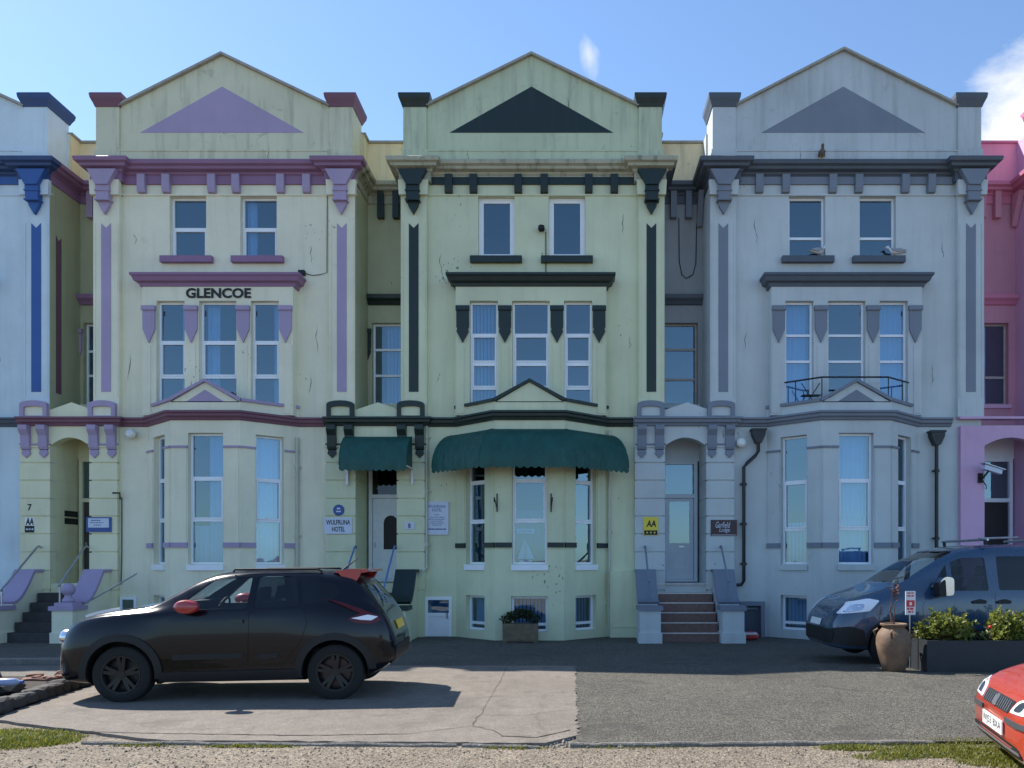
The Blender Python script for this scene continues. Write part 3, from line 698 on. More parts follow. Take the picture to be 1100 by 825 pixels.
H3 = dict(cx=6.80, xl=3.45, xr=10.30, pxr=2.30, label='pale blue-grey house with slate-grey trims and a balcony rail above its bay',
    wall='blue_grey_wall', parapet='blue_grey_parapet', linkparapet='cream_bounce_lit', gapwall='grey_render', trim='slate_grey', stripe='slate_grey', console='slate_grey', bracket='slate_grey',
    cornice='dark_slate', frieze='slate_grey', coping='coping_stone', gapcoping='coping_stone', gablepanel='slate_grey', cap='dark_slate', hood='dark_slate', string='slate_grey', sill='dark_slate',
    band='slate_grey', band2='slate_grey', baycoping='slate_grey', baypanel='slate_grey', drop='plain', dentils=SIX(6.80, (816, 844.5, 895, 923, 973, 1001)), apex=14.45,
    win2=((9.82,), .055, [None, None], ()), win1=((7.27, 6.62), [[('net', .05, .95, 0, 1)], None, [('net', .05, .95, 0, 1)]], ()), bayglass='pane',
    bay=((3.60, 2.42), dict(l=[('blind', .08, .92, 0, .33)], c=[('net', .05, .95, 0, .36), ('drape', .03, .95, .36, 1)], r=None), (1,)), gapwin=((7.3, 6.5), 'wood_frame_grey', None, ()), whitesill=0,
    porch=dict(wall='blue_grey_wall', trim='slate_grey', field='blue_grey_wall', frame='old_blue_door', door='half_glazed', dcol='old_blue_door', head=4.28, transom=3.36))
H4 = dict(cx=15.1, xl=11.78, xr=18.35, pxr=10.30, label='bright pink hotel house at the far right of the terrace',
    wall='pink_wall', parapet='pink_wall', linkparapet='rose_lit', gapwall='rose_wall', trim='rose_wall', stripe='rose_wall', console='rose_wall', bracket='rose_wall',
    cornice='rose_cornice', frieze='rose_wall', coping='rose_cornice', gapcoping='rose_cornice', gablepanel='rose_wall', cap='rose_cornice', hood='rose_cornice', string='pink_wall', sill='rose_wall',
    band='rose_wall', band2='rose_wall', baycoping='rose_wall', drop='plain', dentils=[-2.0, -1.4, -.32, .32, 1.4, 2.0],
    win2=((10.06,), .055, [None, None], (0,)), win1=((7.11, 6.23), [None, None, None], (1,)), bay=((3.65, 2.63), dict(l=NETB, c=NETB, r=NETB), (1,)), gapwin=((6.55,), 'wood_frame_grey', [('drape', .1, .5, 0, 1)], ()), gwo=.1, plain=1, lpw=.60,
    porch=dict(wall='pink_wall', trim='pink_wall', field='pink_wall', frame='door_white', door='panel', dcol='ink'))
for h in (H0, H1, H2, H3, H4): h['root'] = house(h)
# the name on the surround of the cream house
mb = MB(); text_into(mb, 'GLENCOE', PX(200, D - .3), PX(270, D - .3), PZ(320.5, D - .3), PZ(309.6, D - .3), FRONT(D - .30), -.02, bold=.035)
nm = mb.build('house_name', 'ink', H1['root'])

# hairline cracks and scars in the render
random.seed(21)
for h, spots in ((H1, ((2.2, 9.6), (2.35, 7.6), (-2.25, 9.9), (2.2, 6.3), (-2.3, 6.9), (1.2, 12.0))), (H2, ((2.45, 7.3), (-2.35, 6.4), (-2.3, 9.4), (2.3, 10.4), (.9, 13.3), (-1.6, 11.95))), (H3, ((2.5, 9.7), (-2.4, 7.4), (2.3, 6.6), (-2.2, 10.3), (-1.1, 12.0)))):
    for dx, z in spots:
        x = h['cx'] + dx; yw = (D if z < 11 else D - .06) - .003; n = random.randint(6, 11); L = random.uniform(.25, .75); vs = []; fs = []; xx = x
        if z > 11.8 and z < 12.2: yw = D - .138
        for k in range(n + 1):
            xx += random.uniform(-.03, .03); w_ = random.uniform(.003, .011) * math.sin(math.pi * (k + .3) / (n + .6))
            vs += [(xx - w_, yw, z - L * k / n), (xx + w_, yw, z - L * k / n)]
        for k in range(n): fs.append((2 * k, 2 * k + 1, 2 * k + 3, 2 * k + 2))
        MB().add(vs, fs).build('wall_crack', 'crack_dark', h['root'])
SKY, SUN, EXPO, CLOUD = .13, 4.1, 0.98, 4.5
# ------------------------------------------------------------------ ground
def sheet(name, us, ys, dz, mat, fx=None):
    """us run 0..1 (or are x); fx(u, y) gives x"""
    vs = []; fs = []
    for y in ys:
        for u in us: vs.append((u if fx is None else fx(u, y), y, gz(y) + dz))
    n = len(us)
    for j in range(len(ys) - 1):
        for i in range(n - 1): fs.append((j * n + i, j * n + i + 1, (j + 1) * n + i + 1, (j + 1) * n + i))
    o = MB().add(vs, fs).build(name, mat); struct(o); return o
def wob(t, a=.03, s=0): return a * (math.sin(t * 3.1 + s) + .6 * math.sin(t * 7.7 + 2 * s) + .4 * math.sin(t * 17.3 + s * 3))
ys0 = [-400, -100, -20, 0, 4, 6, 7, 8] + [8 + .5 * k for k in range(1, 21)] + [30, 100, 900]
sheet('ground', [-900, -60, 0, 60, 900], ys0, -.025, 'gravel')
yy = [8 + .5 * k for k in range(0, 23)]
# forecourt: sheet bodies with a real front edge
def slab(name, outline, top, mat, thick=.07):
    """flat slab with an irregular plan outline; top follows gz"""
    bm = bmesh.new(); vs = [bm.verts.new((x, y, 0)) for x, y in outline]; bm.faces.new(vs)
    ylo, yhi = min(p[1] for p in outline), max(p[1] for p in outline)
    y = 8.0
    while y < 18.5:
        if ylo < y < yhi: bmesh.ops.bisect_plane(bm, geom=bm.verts[:] + bm.edges[:] + bm.faces[:], plane_co=(0, y, 0), plane_no=(0, 1, 0))
        y += .5
    bmesh.ops.triangulate(bm, faces=bm.faces[:])
    bm.verts.ensure_lookup_table(); n = len(bm.verts); idx = {v: i for i, v in enumerate(bm.verts)}
    tv = [(v.co.x, v.co.y, gz(v.co.y) + top) for v in bm.verts]; bv = [(a, b, c - thick) for a, b, c in tv]; fs = []
    for f in bm.faces:
        q = [idx[v] for v in f.verts]
        if f.normal.z < 0: q.reverse()
        fs.append(q)
    for e in bm.edges:
        if len(e.link_faces) == 1: a, b = [idx[v] for v in e.verts]; fs.append((a, b, b + n, a + n))
    bm.free()
    o = MB().add(tv + bv, fs).build(name, mat); struct(o); return o
def edge(p, q, n, amp, s): return [(p[0] + (q[0] - p[0]) * k / n + (wob(k * .9, amp, s) if abs(q[1] - p[1]) > abs(q[0] - p[0]) else 0), p[1] + (q[1] - p[1]) * k / n + (0 if abs(q[1] - p[1]) > abs(q[0] - p[0]) else wob(k * .9, amp, s))) for k in range(n + 1)]
slab('tarmac_forecourt', edge((.03, 6.86), (9, 7.02), 30, .012, 1) + [(40, 7.1), (40, 25), (-60, 25), (-60, 12.55), (-6.9, 12.55)] + edge((-6.6, 12.55), (.03, 12.5), 8, .02, 2) + edge((.03, 12.4), (.03, 6.95), 24, .035, 3), .0, 'asphalt')
slab('concrete_apron', edge((-6.05, 7.85), (-4.95, 7.42), 6, .02, 4) + edge((-4.8, 7.35), (-3.9, 6.99), 6, .02, 4) + edge((-3.7, 6.95), (-.25, 6.84), 24, .014, 5) + [(-.12, 6.98)] + edge((.05, 7.15), (.05, 12.62), 60, .022, 3) + edge((.05, 12.7), (-6.5, 12.7), 12, .03, 6) + edge((-6.55, 10.6), (-6.1, 7.95), 10, .02, 7), .005, 'pale_apron', .075)
slab('side_road', [(-60, 10.7), (-6.45, 10.62), (-6.5, 12.75), (-60, 12.8)], .003, 'old_road')
# kerbs
kb = MB()
def kerbseg(p, q, w, top, h, n=10, s=0, bmat='kerb_stone'):
    a = Vector(p); b = Vector(q); d = (b - a).normalized(); nn = Vector((-d.y, d.x)); vs = []; fs = []
    for k in range(n + 1):
        c = a + (b - a) * k / n
        for off, dz in ((0, -h), (.0, -.012), (.012, 0), (w - .01, 0), (w, -h)):
            r = c + nn * (off + wob(k, .006, s)); vs.append((r.x, r.y, gz(c.y) + top + dz + wob(k * 1.7, .004, s)))
    for k in range(n):
        for j in range(4): fs.append((k * 5 + j, (k + 1) * 5 + j, (k + 1) * 5 + j + 1, k * 5 + j + 1))
    fs.append([0, 1, 2, 3, 4]); fs.append([n * 5 + j for j in (4, 3, 2, 1, 0)])
    return MB().add(vs, fs).build('kerb_edging', bmat)
struct(kerbseg((-.02, 6.785), (3.3, 6.885), .05, .012, .07, 40, 1)); struct(kerbseg((-4.5, 6.90), (-1.05, 6.80), .03, .004, .06, 26, 2)); struct(kerbseg((-1.0, 6.80), (-.3, 6.74), .03, .002, .06, 10, 3))
struct(kerbseg((-60, 12.95), (-6.9, 12.95), .14, .10, .16, 40, 4))
# cracks in the apron: narrow open joints
def crack(pts, w, s=0):
    vs = []; fs = []; fine = []
    for a, b in zip(pts, pts[1:]):
        n = max(2, int(math.dist(a, b) / .08))
        fine += [(a[0] + (b[0] - a[0]) * k / n, a[1] + (b[1] - a[1]) * k / n) for k in range(n)]
    fine.append(pts[-1])
    for k, (x, y) in enumerate(fine):
        d = Vector(fine[min(k + 1, len(fine) - 1)]) - Vector(fine[max(k - 1, 0)]); d.normalize(); nn = Vector((-d.y, d.x))
        ww = w * (.6 + .7 * random.random()); jx = random.uniform(-.012, .012); jy = random.uniform(-.012, .012)
        for q in (-1, 1): vs.append((x + jx + nn.x * ww * q, y + jy + nn.y * ww * q, gz(y) + .009))
    for k in range(len(fine) - 1): fs.append((2 * k, 2 * k + 2, 2 * k + 3, 2 * k + 1))
    o = MB().add(vs, fs).build('crack', 'soil'); struct(o)
def gp(px, py):
    Y = 9.0
    for _ in range(12): Y = (EYE - gz(Y)) * F_PX / (py - VPY)
    return PX(px, Y), Y
crack([gp(*p) for p in ((440, 789), (480, 784), (508, 780), (512, 772), (518, 768))], .004)
crack([gp(*p) for p in ((508, 781), (528, 785), (540, 792), (570, 791))], .004)
crack([gp(*p) for p in ((520, 769), (570, 769), (590, 765), (616, 763))], .0035)
crack([gp(*p) for p in ((545, 715), (537, 733), (522, 757), (517, 768))], .0025)
crack([gp(*p) for p in ((540, 791), (575, 793), (600, 788), (612, 785))], .010)
crack([gp(*p) for p in ((90, 787), (200, 789), (330, 791), (440, 789))], .008)
# loose stones on the foreground gravel
def stones(name, n, x0, x1, y0, y1, s0, s1, mat, dz=-.025):
    mb = MB()
    for _ in range(n):
        x = random.uniform(x0, x1); y = y0 + (y1 - y0) * random.random() ** .8; s = random.uniform(s0, s1) * (1.8 if random.random() < .06 else 1)
        a = random.random() * 6.3; ca, sa = math.cos(a), math.sin(a)
        pts = [(1, 0, .1), (.2, .8, .0), (-.9, .3, .1), (-.4, -.8, 0), (.5, -.6, .15), (.1, .1, .75), (-.3, .0, .6)]
        vs = [(x + s * (p * ca - q * sa) * random.uniform(.8, 1.2), y + s * (p * sa + q * ca), gz(y) + dz + s * (r - .05) * random.uniform(.8, 1.2)) for p, q, r in pts]
        mb.add(vs, [(0, 1, 5), (1, 2, 6), (1, 6, 5), (2, 3, 6), (3, 4, 6), (4, 5, 6), (4, 0, 5)])
    o = mb.build(name, mat); o['kind'] = 'stuff'; return o
o = stones('gravel_stones', 4200, -6.5, 6.0, 5.2, 6.85, .006, .016, 'gravel'); tag(o, 'loose pale gravel scattered over the foreground track', 'gravel', kind='stuff')
o = stones('gravel_chippings', 500, -1.0, .5, 6.78, 7.1, .008, .02, 'kerb_stone', -.02); tag(o, 'broken chippings at the crumbling corner of the concrete apron', 'gravel', kind='stuff')
# grass
def grass(name, label, blobs, n, hmin, hmax):
    mb = MB()
    for _ in range(n):
        bx, by, rx, ry, wgt = random.choices(blobs, [b[4] for b in blobs])[0]
        r = math.sqrt(random.random()); a = random.random() * 6.283
        x = bx + rx * r * math.cos(a) + random.gauss(0, .03); y = by + ry * r * math.sin(a)
        h = random.uniform(hmin, hmax) * (1.15 - .6 * r); t = random.random() * 6.283; w_ = random.uniform(.003, .006)
        lx, ly = math.cos(t), math.sin(t); ln = random.uniform(.2, .9) * h; z = gz(y) - .025
        mb.add([(x - ly * w_, y + lx * w_, z), (x + ly * w_, y - lx * w_, z), (x + lx * ln * .45 + ly * w_ * .7, y + ly * ln * .45 - lx * w_ * .7, z + h * .6), (x + lx * ln * .45 - ly * w_ * .7, y + ly * ln * .45 + lx * w_ * .7, z + h * .6), (x + lx * ln, y + ly * ln, z + h * .9)],
               [(0, 1, 2, 3), (3, 2, 4)])
    o = mb.build(name, 'grass_blade'); tag(o, label, 'grass', kind='stuff')
grass('grass', 'yellow-green grass tuft area at the bottom left corner of the apron', [(-5.6, 7.05, 1.0, .45, 7), (-5.1, 6.98, .45, .2, 2), (-5.7, 6.5, .7, .2, 2.5)], 11000, .025, .07)
grass('grass', 'patchy grass beside the red hatchback at the bottom right', [(3.3, 6.62, .65, .22, 4), (3.7, 6.3, .5, .22, 3), (2.5, 6.75, .3, .1, 1), (2.7, 6.45, .3, .12, .8), (4.6, 6.6, 1.0, .5, 4), (3.7, 6.98, .8, .14, 2.2)], 10500, .02, .055)
grass('weeds', 'thin line of weeds along the broken edge of the apron', [(-2.9, 6.80, .45, .03, 2), (-3.9, 6.84, .3, .02, 1), (-.5, 6.76, .3, .05, 1), (.6, 6.76, .5, .02, .6), (3.0, 6.85, .6, .03, 1)], 900, .02, .05)
# raised bed at the left with its rough stone edge
slab('soil_bed', [(-30, 8.1), (-6.2, 7.95), (-6.6, 10.5), (-30, 10.55)], .09, 'soil', .16)
def rock(name, x, y, z, sx, sy, sz, mat, rot=0):
    mb = MB(); bm = bmesh.new(); bmesh.ops.create_icosphere(bm, subdivisions=2, radius=1)
    sd = random.random() * 50
    for v in bm.verts:
        p = v.co; k = 1 + .18 * math.sin(p.x * 3 + sd) * math.cos(p.y * 4 + sd) + .12 * math.sin(p.z * 6 + sd * 2)
        q = Vector((max(-.8, min(.8, p.x * k)), max(-.8, min(.8, p.y * k)), max(-.75, min(.75, p.z * k))))
        v.co = q
    ca, sa = math.cos(rot), math.sin(rot)
    mb.add([(x + v.co.x * sx * ca - v.co.y * sy * sa, y + v.co.x * sx * sa + v.co.y * sy * ca, z + v.co.z * sz) for v in bm.verts], [[v.index for v in f.verts] for f in bm.faces]); bm.free()
    return mb.build(name, mat)
ew = thing('stone_edging', 'dark rough stone edging along the left side of the concrete apron', 'low wall', (-6.2, 9, gz(9)))
t = 0.0
while t < 1:
    x = -6.12 - .5 * t; y = 8.0 + 2.6 * t
    rock('stone', x - .08, y, gz(y) + .07, .13, random.uniform(.16, .22), random.uniform(.09, .14), 'dark_stone', random.uniform(-.2, .2)).parent = ew
    t += .085
for ch in ew.children:
    for v in ch.data.vertices: v.co -= Vector((-6.2, 9, gz(9)))
OFFS[ew.name] = (-6.2, 9, gz(9))
RB = [('broken red brick lying on the rubble nearest the car nose', -6.75, 10.25, .12, .07, .05), ('broken brick at the far left of the rubble', -7.35, 10.3, .13, .06, .045), ('upright chunk of red brick in the middle of the rubble', -7.02, 10.35, .08, .07, .07), ('flat slab of pinkish stone in front of the rubble', -7.1, 10.05, .30, .09, .03), ('small brick fragment at the edge of the rubble', -6.62, 10.05, .06, .05, .04), ('half brick behind the flat pink slab', -6.9, 10.42, .10, .06, .06)]
for k in range(11): RB.append(('', random.uniform(-7.3, -6.65), random.uniform(9.95, 10.5), random.uniform(.05, .12), random.uniform(.04, .07), random.uniform(.04, .07)))
for lb, x, y, a, b, c in RB:
    lb = 'broken red brick in the rubble heap in front of the black car'
    tag(rock('rubble_brick', x, y, gz(y) + .09 + c * .6, a, b, c, 'brick_rubble', random.uniform(-.5, .5)), lb, 'brick', 'rubble bricks by the apron')
tb = rock('dark_sack', -7.05, 8.9, gz(9) + .14, .55, .75, .12, 'tarp', .3); tag(tb, 'dark crumpled plastic sack lying on the soil bed', 'sack')
tb = rock('dark_sack', -7.75, 9.55, gz(9) + .16, .5, .4, .2, 'tarp', .9); tag(tb, 'dark rounded sack at the back of the soil bed by the left edge', 'sack')
bt = thing('plastic_bottle', 'pale milk-blue plastic bottle lying on the dark sack', 'bottle', (-6.55, 8.75, gz(8.7) + .25))
mb = MB(); mb.lathe([(0, -.14), (.04, -.14), (.045, -.12), (.045, .06), (.035, .09), (.016, .115), (.016, .13), (0, .13)], n=16, fn=lambda a, b, c: (-6.55 + c, 8.75 + a + c * .2, gz(8.7) + .25 + b)); fx_ = mb.build('body', 'bottle_white', bt, smooth=True, angle=50)
mb = MB(); mb.lathe([(0, .128), (.02, .128), (.02, .155), (0, .155)], n=12, fn=lambda a, b, c: (-6.55 + c, 8.75 + a + c * .2, gz(8.7) + .25 + b)); mb.build('cap', 'royal_blue', bt)
DBG = False
# ------------------------------------------------------------------ vehicles
def pchip(tab):
    X = [t[0] for t in tab]; Y = [t[1] for t in tab]; n = len(X)
    h = [X[i + 1] - X[i] for i in range(n - 1)]; dl = [(Y[i + 1] - Y[i]) / h[i] for i in range(n - 1)]
    m = [0.0] * n; m[0] = dl[0]; m[-1] = dl[-1]
    for i in range(1, n - 1):
        if dl[i - 1] * dl[i] > 0:
            w1 = 2 * h[i] + h[i - 1]; w2 = h[i] + 2 * h[i - 1]; m[i] = (w1 + w2) / (w1 / dl[i - 1] + w2 / dl[i])
    def f(x):
        if x <= X[0]: return Y[0]
        if x >= X[-1]: return Y[-1]
        i = max(k for k in range(n - 1) if X[k] <= x); t = (x - X[i]) / h[i]
        return (2*t**3-3*t**2+1)*Y[i] + (t**3-2*t**2+t)*h[i]*m[i] + (-2*t**3+3*t**2)*Y[i+1] + (t**3-t**2)*h[i]*m[i+1]
    return f
def catmull(pts, k=5):
    out = []; n = len(pts)
    for i in range(n - 1):
        p0 = pts[max(i - 1, 0)]; p1 = pts[i]; p2 = pts[i + 1]; p3 = pts[min(i + 2, n - 1)]
        for j in range(k):
            t = j / k
            out.append(tuple(.5 * (2 * b + (c - a) * t + (2 * a - 5 * b + 4 * c - d) * t * t + (-a + 3 * b - 3 * c + d) * t ** 3) for a, b, c, d in zip(p0, p1, p2, p3)))
    out.append(pts[-1]); return out

class CarShape:
    def __init__(s, L, tabs): s.L = L; s.f = {k: pchip(v) for k, v in tabs.items()}
    def half(s, x, inset=0.0, zlo=None):
        zb, zk, zt, w, wk, wt = [s.f[k](x) for k in ('zb', 'zk', 'zt', 'w', 'wk', 'wt')]
        h1 = max(zk - zb, .02); h2 = max(zt - zk, .004)
        p = [(0, zb), (.6 * w, zb), (.90 * w, zb + .02), (.975 * w, zb + .10 * h1), (.992 * w, zb + .3 * h1), (w, zb + .58 * h1), (w + (wk - w) * .35, zb + .84 * h1), (wk, zk),
             (wk + (wt - wk) * .45, zk + .46 * h2), (wk + (wt - wk) * .82, zk + .80 * h2), (wt * .90, zk + .94 * h2), (wt * .62, zk + .985 * h2), (0, zt)]
        if inset:
            p = [(max(0, y - inset if y > .05 else 0), max(z - inset * .9, 0)) for y, z in p]
        if zlo is not None: p = [(y, max(z, zlo)) for y, z in p]
        return catmull(p, 4)
    def body(s, xs, inset=0.0, zlo=None):
        mb = MB(); rings = []
        for x in xs:
            h = s.half(x, inset, zlo)
            rings.append([(x, -y, z) for y, z in h] + [(x, y, z) for y, z in h[-2:0:-1]])
        n = len(rings[0]); vs = [q for r in rings for q in r]; fs = []
        for i in range(len(rings) - 1):
            for k in range(n):
                a = i * n + k; b = i * n + (k + 1) % n; fs.append((a, a + n, b + n, b))
        fs.append(list(range(n))); fs.append([(len(rings) - 1) * n + k for k in range(n - 1, -1, -1)])
        mb.add(vs, fs); return mb

def boolean(o, cutters, solver='EXACT'):
    for c in cutters:
        if DBG: print('CUT', c.name, len(c.data.polygons), len(o.data.polygons))
        m = o.modifiers.new('cut', 'BOOLEAN'); m.operation = 'DIFFERENCE'; m.object = c; m.solver = solver; m.material_mode = 'TRANSFER'
    dg = bpy.context.evaluated_depsgraph_get(); me = bpy.data.meshes.new_from_object(o.evaluated_get(dg))
    o.modifiers.clear(); old = o.data; o.data = me; bpy.data.meshes.remove(old)
    for c in cutters: bpy.data.objects.remove(c)

def cutter(mb, mat='interior'):
    o = mb.build('cutter_shape', mat); me = o.data
    bm = bmesh.new(); bm.from_mesh(me); bmesh.ops.recalc_face_normals(bm, faces=bm.faces); bm.to_mesh(me); bm.free(); return o

def patch(bvh, poly, axis, side, off, th, mb, step=.06):
    """a panel with the given outline laid on a body surface; poly in (x,z) for sides, (y,z) for ends, (x,y) from above"""
    bm = bmesh.new(); vs = [bm.verts.new((p[0], p[1], 0)) for p in poly]; bm.faces.new(vs)
    a0, a1 = min(p[0] for p in poly), max(p[0] for p in poly); b0, b1 = min(p[1] for p in poly), max(p[1] for p in poly)
    for ax, lo, hi in ((0, a0, a1), (1, b0, b1)):
        k = max(1, int((hi - lo) / step))
        for i in range(1, k):
            co = [0, 0, 0]; co[ax] = lo + (hi - lo) * i / k; no = [0, 0, 0]; no[ax] = 1
            bmesh.ops.bisect_plane(bm, geom=bm.verts[:] + bm.edges[:] + bm.faces[:], plane_co=co, plane_no=no)
    bm.verts.ensure_lookup_table()
    top = []; bot = []; ok = True
    for v in bm.verts:
        a, b = v.co.x, v.co.y
        if axis == 'y': o, d = Vector((a, side * 3, b)), Vector((0, -side, 0))
        elif axis == 'x': o, d = Vector((side * 20, a, b)), Vector((-side, 0, 0))
        else: o, d = Vector((a, b, 5)), Vector((0, 0, -1))
        hit, nrm, _, _ = bvh.ray_cast(o, d)
        if hit is None:
            hit, nrm, _, _ = bvh.find_nearest(o + d * (3 if axis == 'y' else (20 if axis == 'x' else 4)))
            nrm = -d
        if nrm.dot(d) > 0: nrm = -nrm
        top.append(hit + nrm * off); bot.append(hit + nrm * (off - th))
    n = len(top); idx = {v: i for i, v in enumerate(bm.verts)}; fs = []
    for f in bm.faces:
        q = [idx[v] for v in f.verts]; fs.append(q); fs.append([i + n for i in reversed(q)])
    for e in bm.edges:
        if len(e.link_faces) == 1: a, b = [idx[v] for v in e.verts]; fs.append([a, b, b + n, a + n])
    bm.free()
    o = len(mb.v); mb.add(top + bot, fs)
    return mb
def fixn(o):
    bm = bmesh.new(); bm.from_mesh(o.data); bmesh.ops.recalc_face_normals(bm, faces=bm.faces); bm.to_mesh(o.data); bm.free(); return o
def pbuild(mb, name, mat, parent, angle=40): return fixn(mb.build(name, mat, parent, smooth=True, angle=angle))

def wheel(root, x, y, r, width, side, rim='black_rim', spokes=5, brake=False, twin=True):
    """side -1: outer face towards -y"""
    w = width / 2
    fn = lambda a, b, c: (x + a, y + c, r + b)
    prof = [(r * .60, -w * .9), (r * .70, -w), (r * .90, -w), (r * .975, -w * .85), (r, -w * .6), (r, w * .6), (r * .975, w * .85), (r * .9, w), (r * .7, w), (r * .6, w * .9)]
    mb = MB(); mb.lathe(prof, n=40, fn=fn, ring=True)
    tyre = pbuild(mb, 'wheel', 'tyre', root, 35)
    yo = side * w
    mb = MB()
    f2 = lambda a, b, c: (x + a, y + side * c, r + b)
    mb.lathe([(r * .63, w * .2), (r * .66, w * .9), (r * .665, w * 1.01), (r * .62, w * 1.0), (r * .60, w * .85), (r * .58, w * .2)], n=40, fn=f2, ring=True)
    mb.lathe([(.0, w * .85), (r * .13, w * .85), (r * .15, w * .75), (r * .15, w * .3), (0, w * .3)], n=20, fn=f2)
    for k in range(spokes):
        for da in ((-.16, .16) if twin else (0,)):
            a = 2 * math.pi * k / spokes + math.pi / 2 + da; ca, sa = math.cos(a), math.sin(a); hw = .018 if twin else .035
            q = []
            for rr, hwid, zz in ((r * .10, hw * 1.3, w * .80), (r * .62, hw, w * .92)):
                for sgn in (-1, 1):
                    for dz in (0, -.035): q.append(f2(rr * ca - sgn * hwid * sa, rr * sa + sgn * hwid * ca, zz + dz))
            mb.add(q, [(0, 2, 3, 1), (4, 5, 7, 6), (0, 4, 6, 2), (1, 3, 7, 5), (0, 1, 5, 4), (2, 6, 7, 3)])
    pbuild(mb, 'rim', rim, tyre)
    mb = MB(); mb.lathe([(0, w * .15), (r * .5, w * .15), (r * .5, w * .25), (0, w * .25)], n=28, fn=f2); pbuild(mb, 'brake_disc', 'disc_dark' if not brake else 'red_brake', tyre)
    mb = MB(); mb.lathe([(0, -w * .5), (r * .62, -w * .5), (r * .62, w * .1), (0, w * .1)], n=28, fn=f2); pbuild(mb, 'wheel_well_disc', 'black_plastic', tyre)
    return tyre

def arch_ring(cx, r0, r1, a0, a1, z0, n=16):
    """2D ring polygon (x,z) round a wheel"""
    o = [(cx + r1 * math.cos(a0 + (a1 - a0) * k / n), z0 + r1 * math.sin(a0 + (a1 - a0) * k / n)) for k in range(n + 1)]
    i = [(cx + r0 * math.cos(a0 + (a1 - a0) * k / n), z0 + r0 * math.sin(a0 + (a1 - a0) * k / n)) for k in range(n, -1, -1)]
    return o + i
def rounded(poly, r=.03, n=3):
    out = []; k = len(poly)
    for i in range(k):
        p0, p1, p2 = [Vector(poly[j % k]) for j in (i - 1, i, i + 1)]
        d0 = (p0 - p1); d1 = (p2 - p1); q = min(r, d0.length * .45, d1.length * .45)
        a = p1 + d0.normalized() * q; b = p1 + d1.normalized() * q
        for j in range(n + 1):
            t = j / n; out.append(tuple((a * (1 - t) ** 2 + p1 * 2 * t * (1 - t) + b * t * t)))
    return out

def stations(L, fine=()):
    xs = [0, .012, .03, .06, .1, .15, .21, .28]
    x = .36
    while x < L - .36: xs.append(x); x += .085
    xs += [L - q for q in (.28, .21, .15, .1, .06, .03, .012, 0)]
    return xs

def make_car(S, root, paintm, wheels, rw, side_windows, screens, cab, zlo, glassm, archr=None, clear=1):
    """body with a real cabin, wheel arches cut out, glass in the openings. Returns bvh of the closed body."""
    body = S.body(stations(S.L)).build('body', paintm, None, smooth=True)
    fixn(body)
    bm = bmesh.new(); bm.from_mesh(body.data); bvh = BVHTree.FromBMesh(bm); bm.free()
    cuts = []
    for x, r in wheels:
        ar = archr or (r + .055)
        for sd in (-1, 1):
            mb = MB(); fn = lambda a, b, c, x=x, sd=sd: (x + a, sd * (1.2 - c), r + .01 + b)
            mb.prism([(ar * math.cos(2 * math.pi * k / 40), ar * math.sin(2 * math.pi * k / 40)) for k in range(40)], lambda a, b: fn(a, b, 0), lambda a, b: fn(a, b, .62)); cuts.append(cutter(mb, 'black_plastic'))
    if cab:
        xs = [cab[0] + (cab[1] - cab[0]) * k / 26 for k in range(27)]
        cuts.append(cutter(S.body(xs, .055, zlo), 'grey_plastic'))
        for poly in side_windows:
            mb = MB(); mb.prism(rounded(poly, .04), lambda x, z: (x, -1.5, z), lambda x, z: (x, 1.5, z)); cuts.append(cutter(mb, 'black_plastic'))
        for poly, x0, x1 in screens:
            mb = MB(); mb.prism(rounded(poly, .06), lambda y, z: (x0, y, z), lambda y, z: (x1, y, z)); cuts.append(cutter(mb, 'black_plastic'))
    boolean(body, cuts); body.parent = root
    body.data.set_sharp_from_angle(angle=math.radians(38))
    for k, poly in enumerate(side_windows):
        for sd in (-1, 1):
            mb = MB(); patch(bvh, rounded(poly, .04), 'y', sd, -.006, .005, mb); pbuild(mb, 'side_window', 'car_glass_clear' if k < clear else glassm, root)
    for i, (poly, x0, x1) in enumerate(screens):
        mb = MB(); patch(bvh, rounded(poly, .06), 'x', -1 if x0 < S.L / 2 else 1, -.004, .005, mb); pbuild(mb, 'windscreen' if i == 0 else 'rear_window', 'car_glass_clear' if i == 0 else 'car_glass_dark', root)
    return bvh
def seat(root, x, y, z):
    mb = MB(); mb.pyz([(y - .24, z), (y + .24, z), (y + .24, z + .14), (y - .24, z + .14)], x - .25, x + .25)
    mb.prism(rounded([(x + .18, z + .1), (x + .32, z + .1), (x + .46, z + .62), (x + .36, z + .64)], .05), lambda a, b: (a, y - .23, b), lambda a, b: (a, y + .23, b))
    mb.prism(rounded([(x + .38, z + .66), (x + .47, z + .66), (x + .49, z + .84), (x + .42, z + .84)], .03), lambda a, b: (a, y - .13, b), lambda a, b: (a, y + .13, b))
    pbuild(mb, 'seat', 'seat_cloth', root)

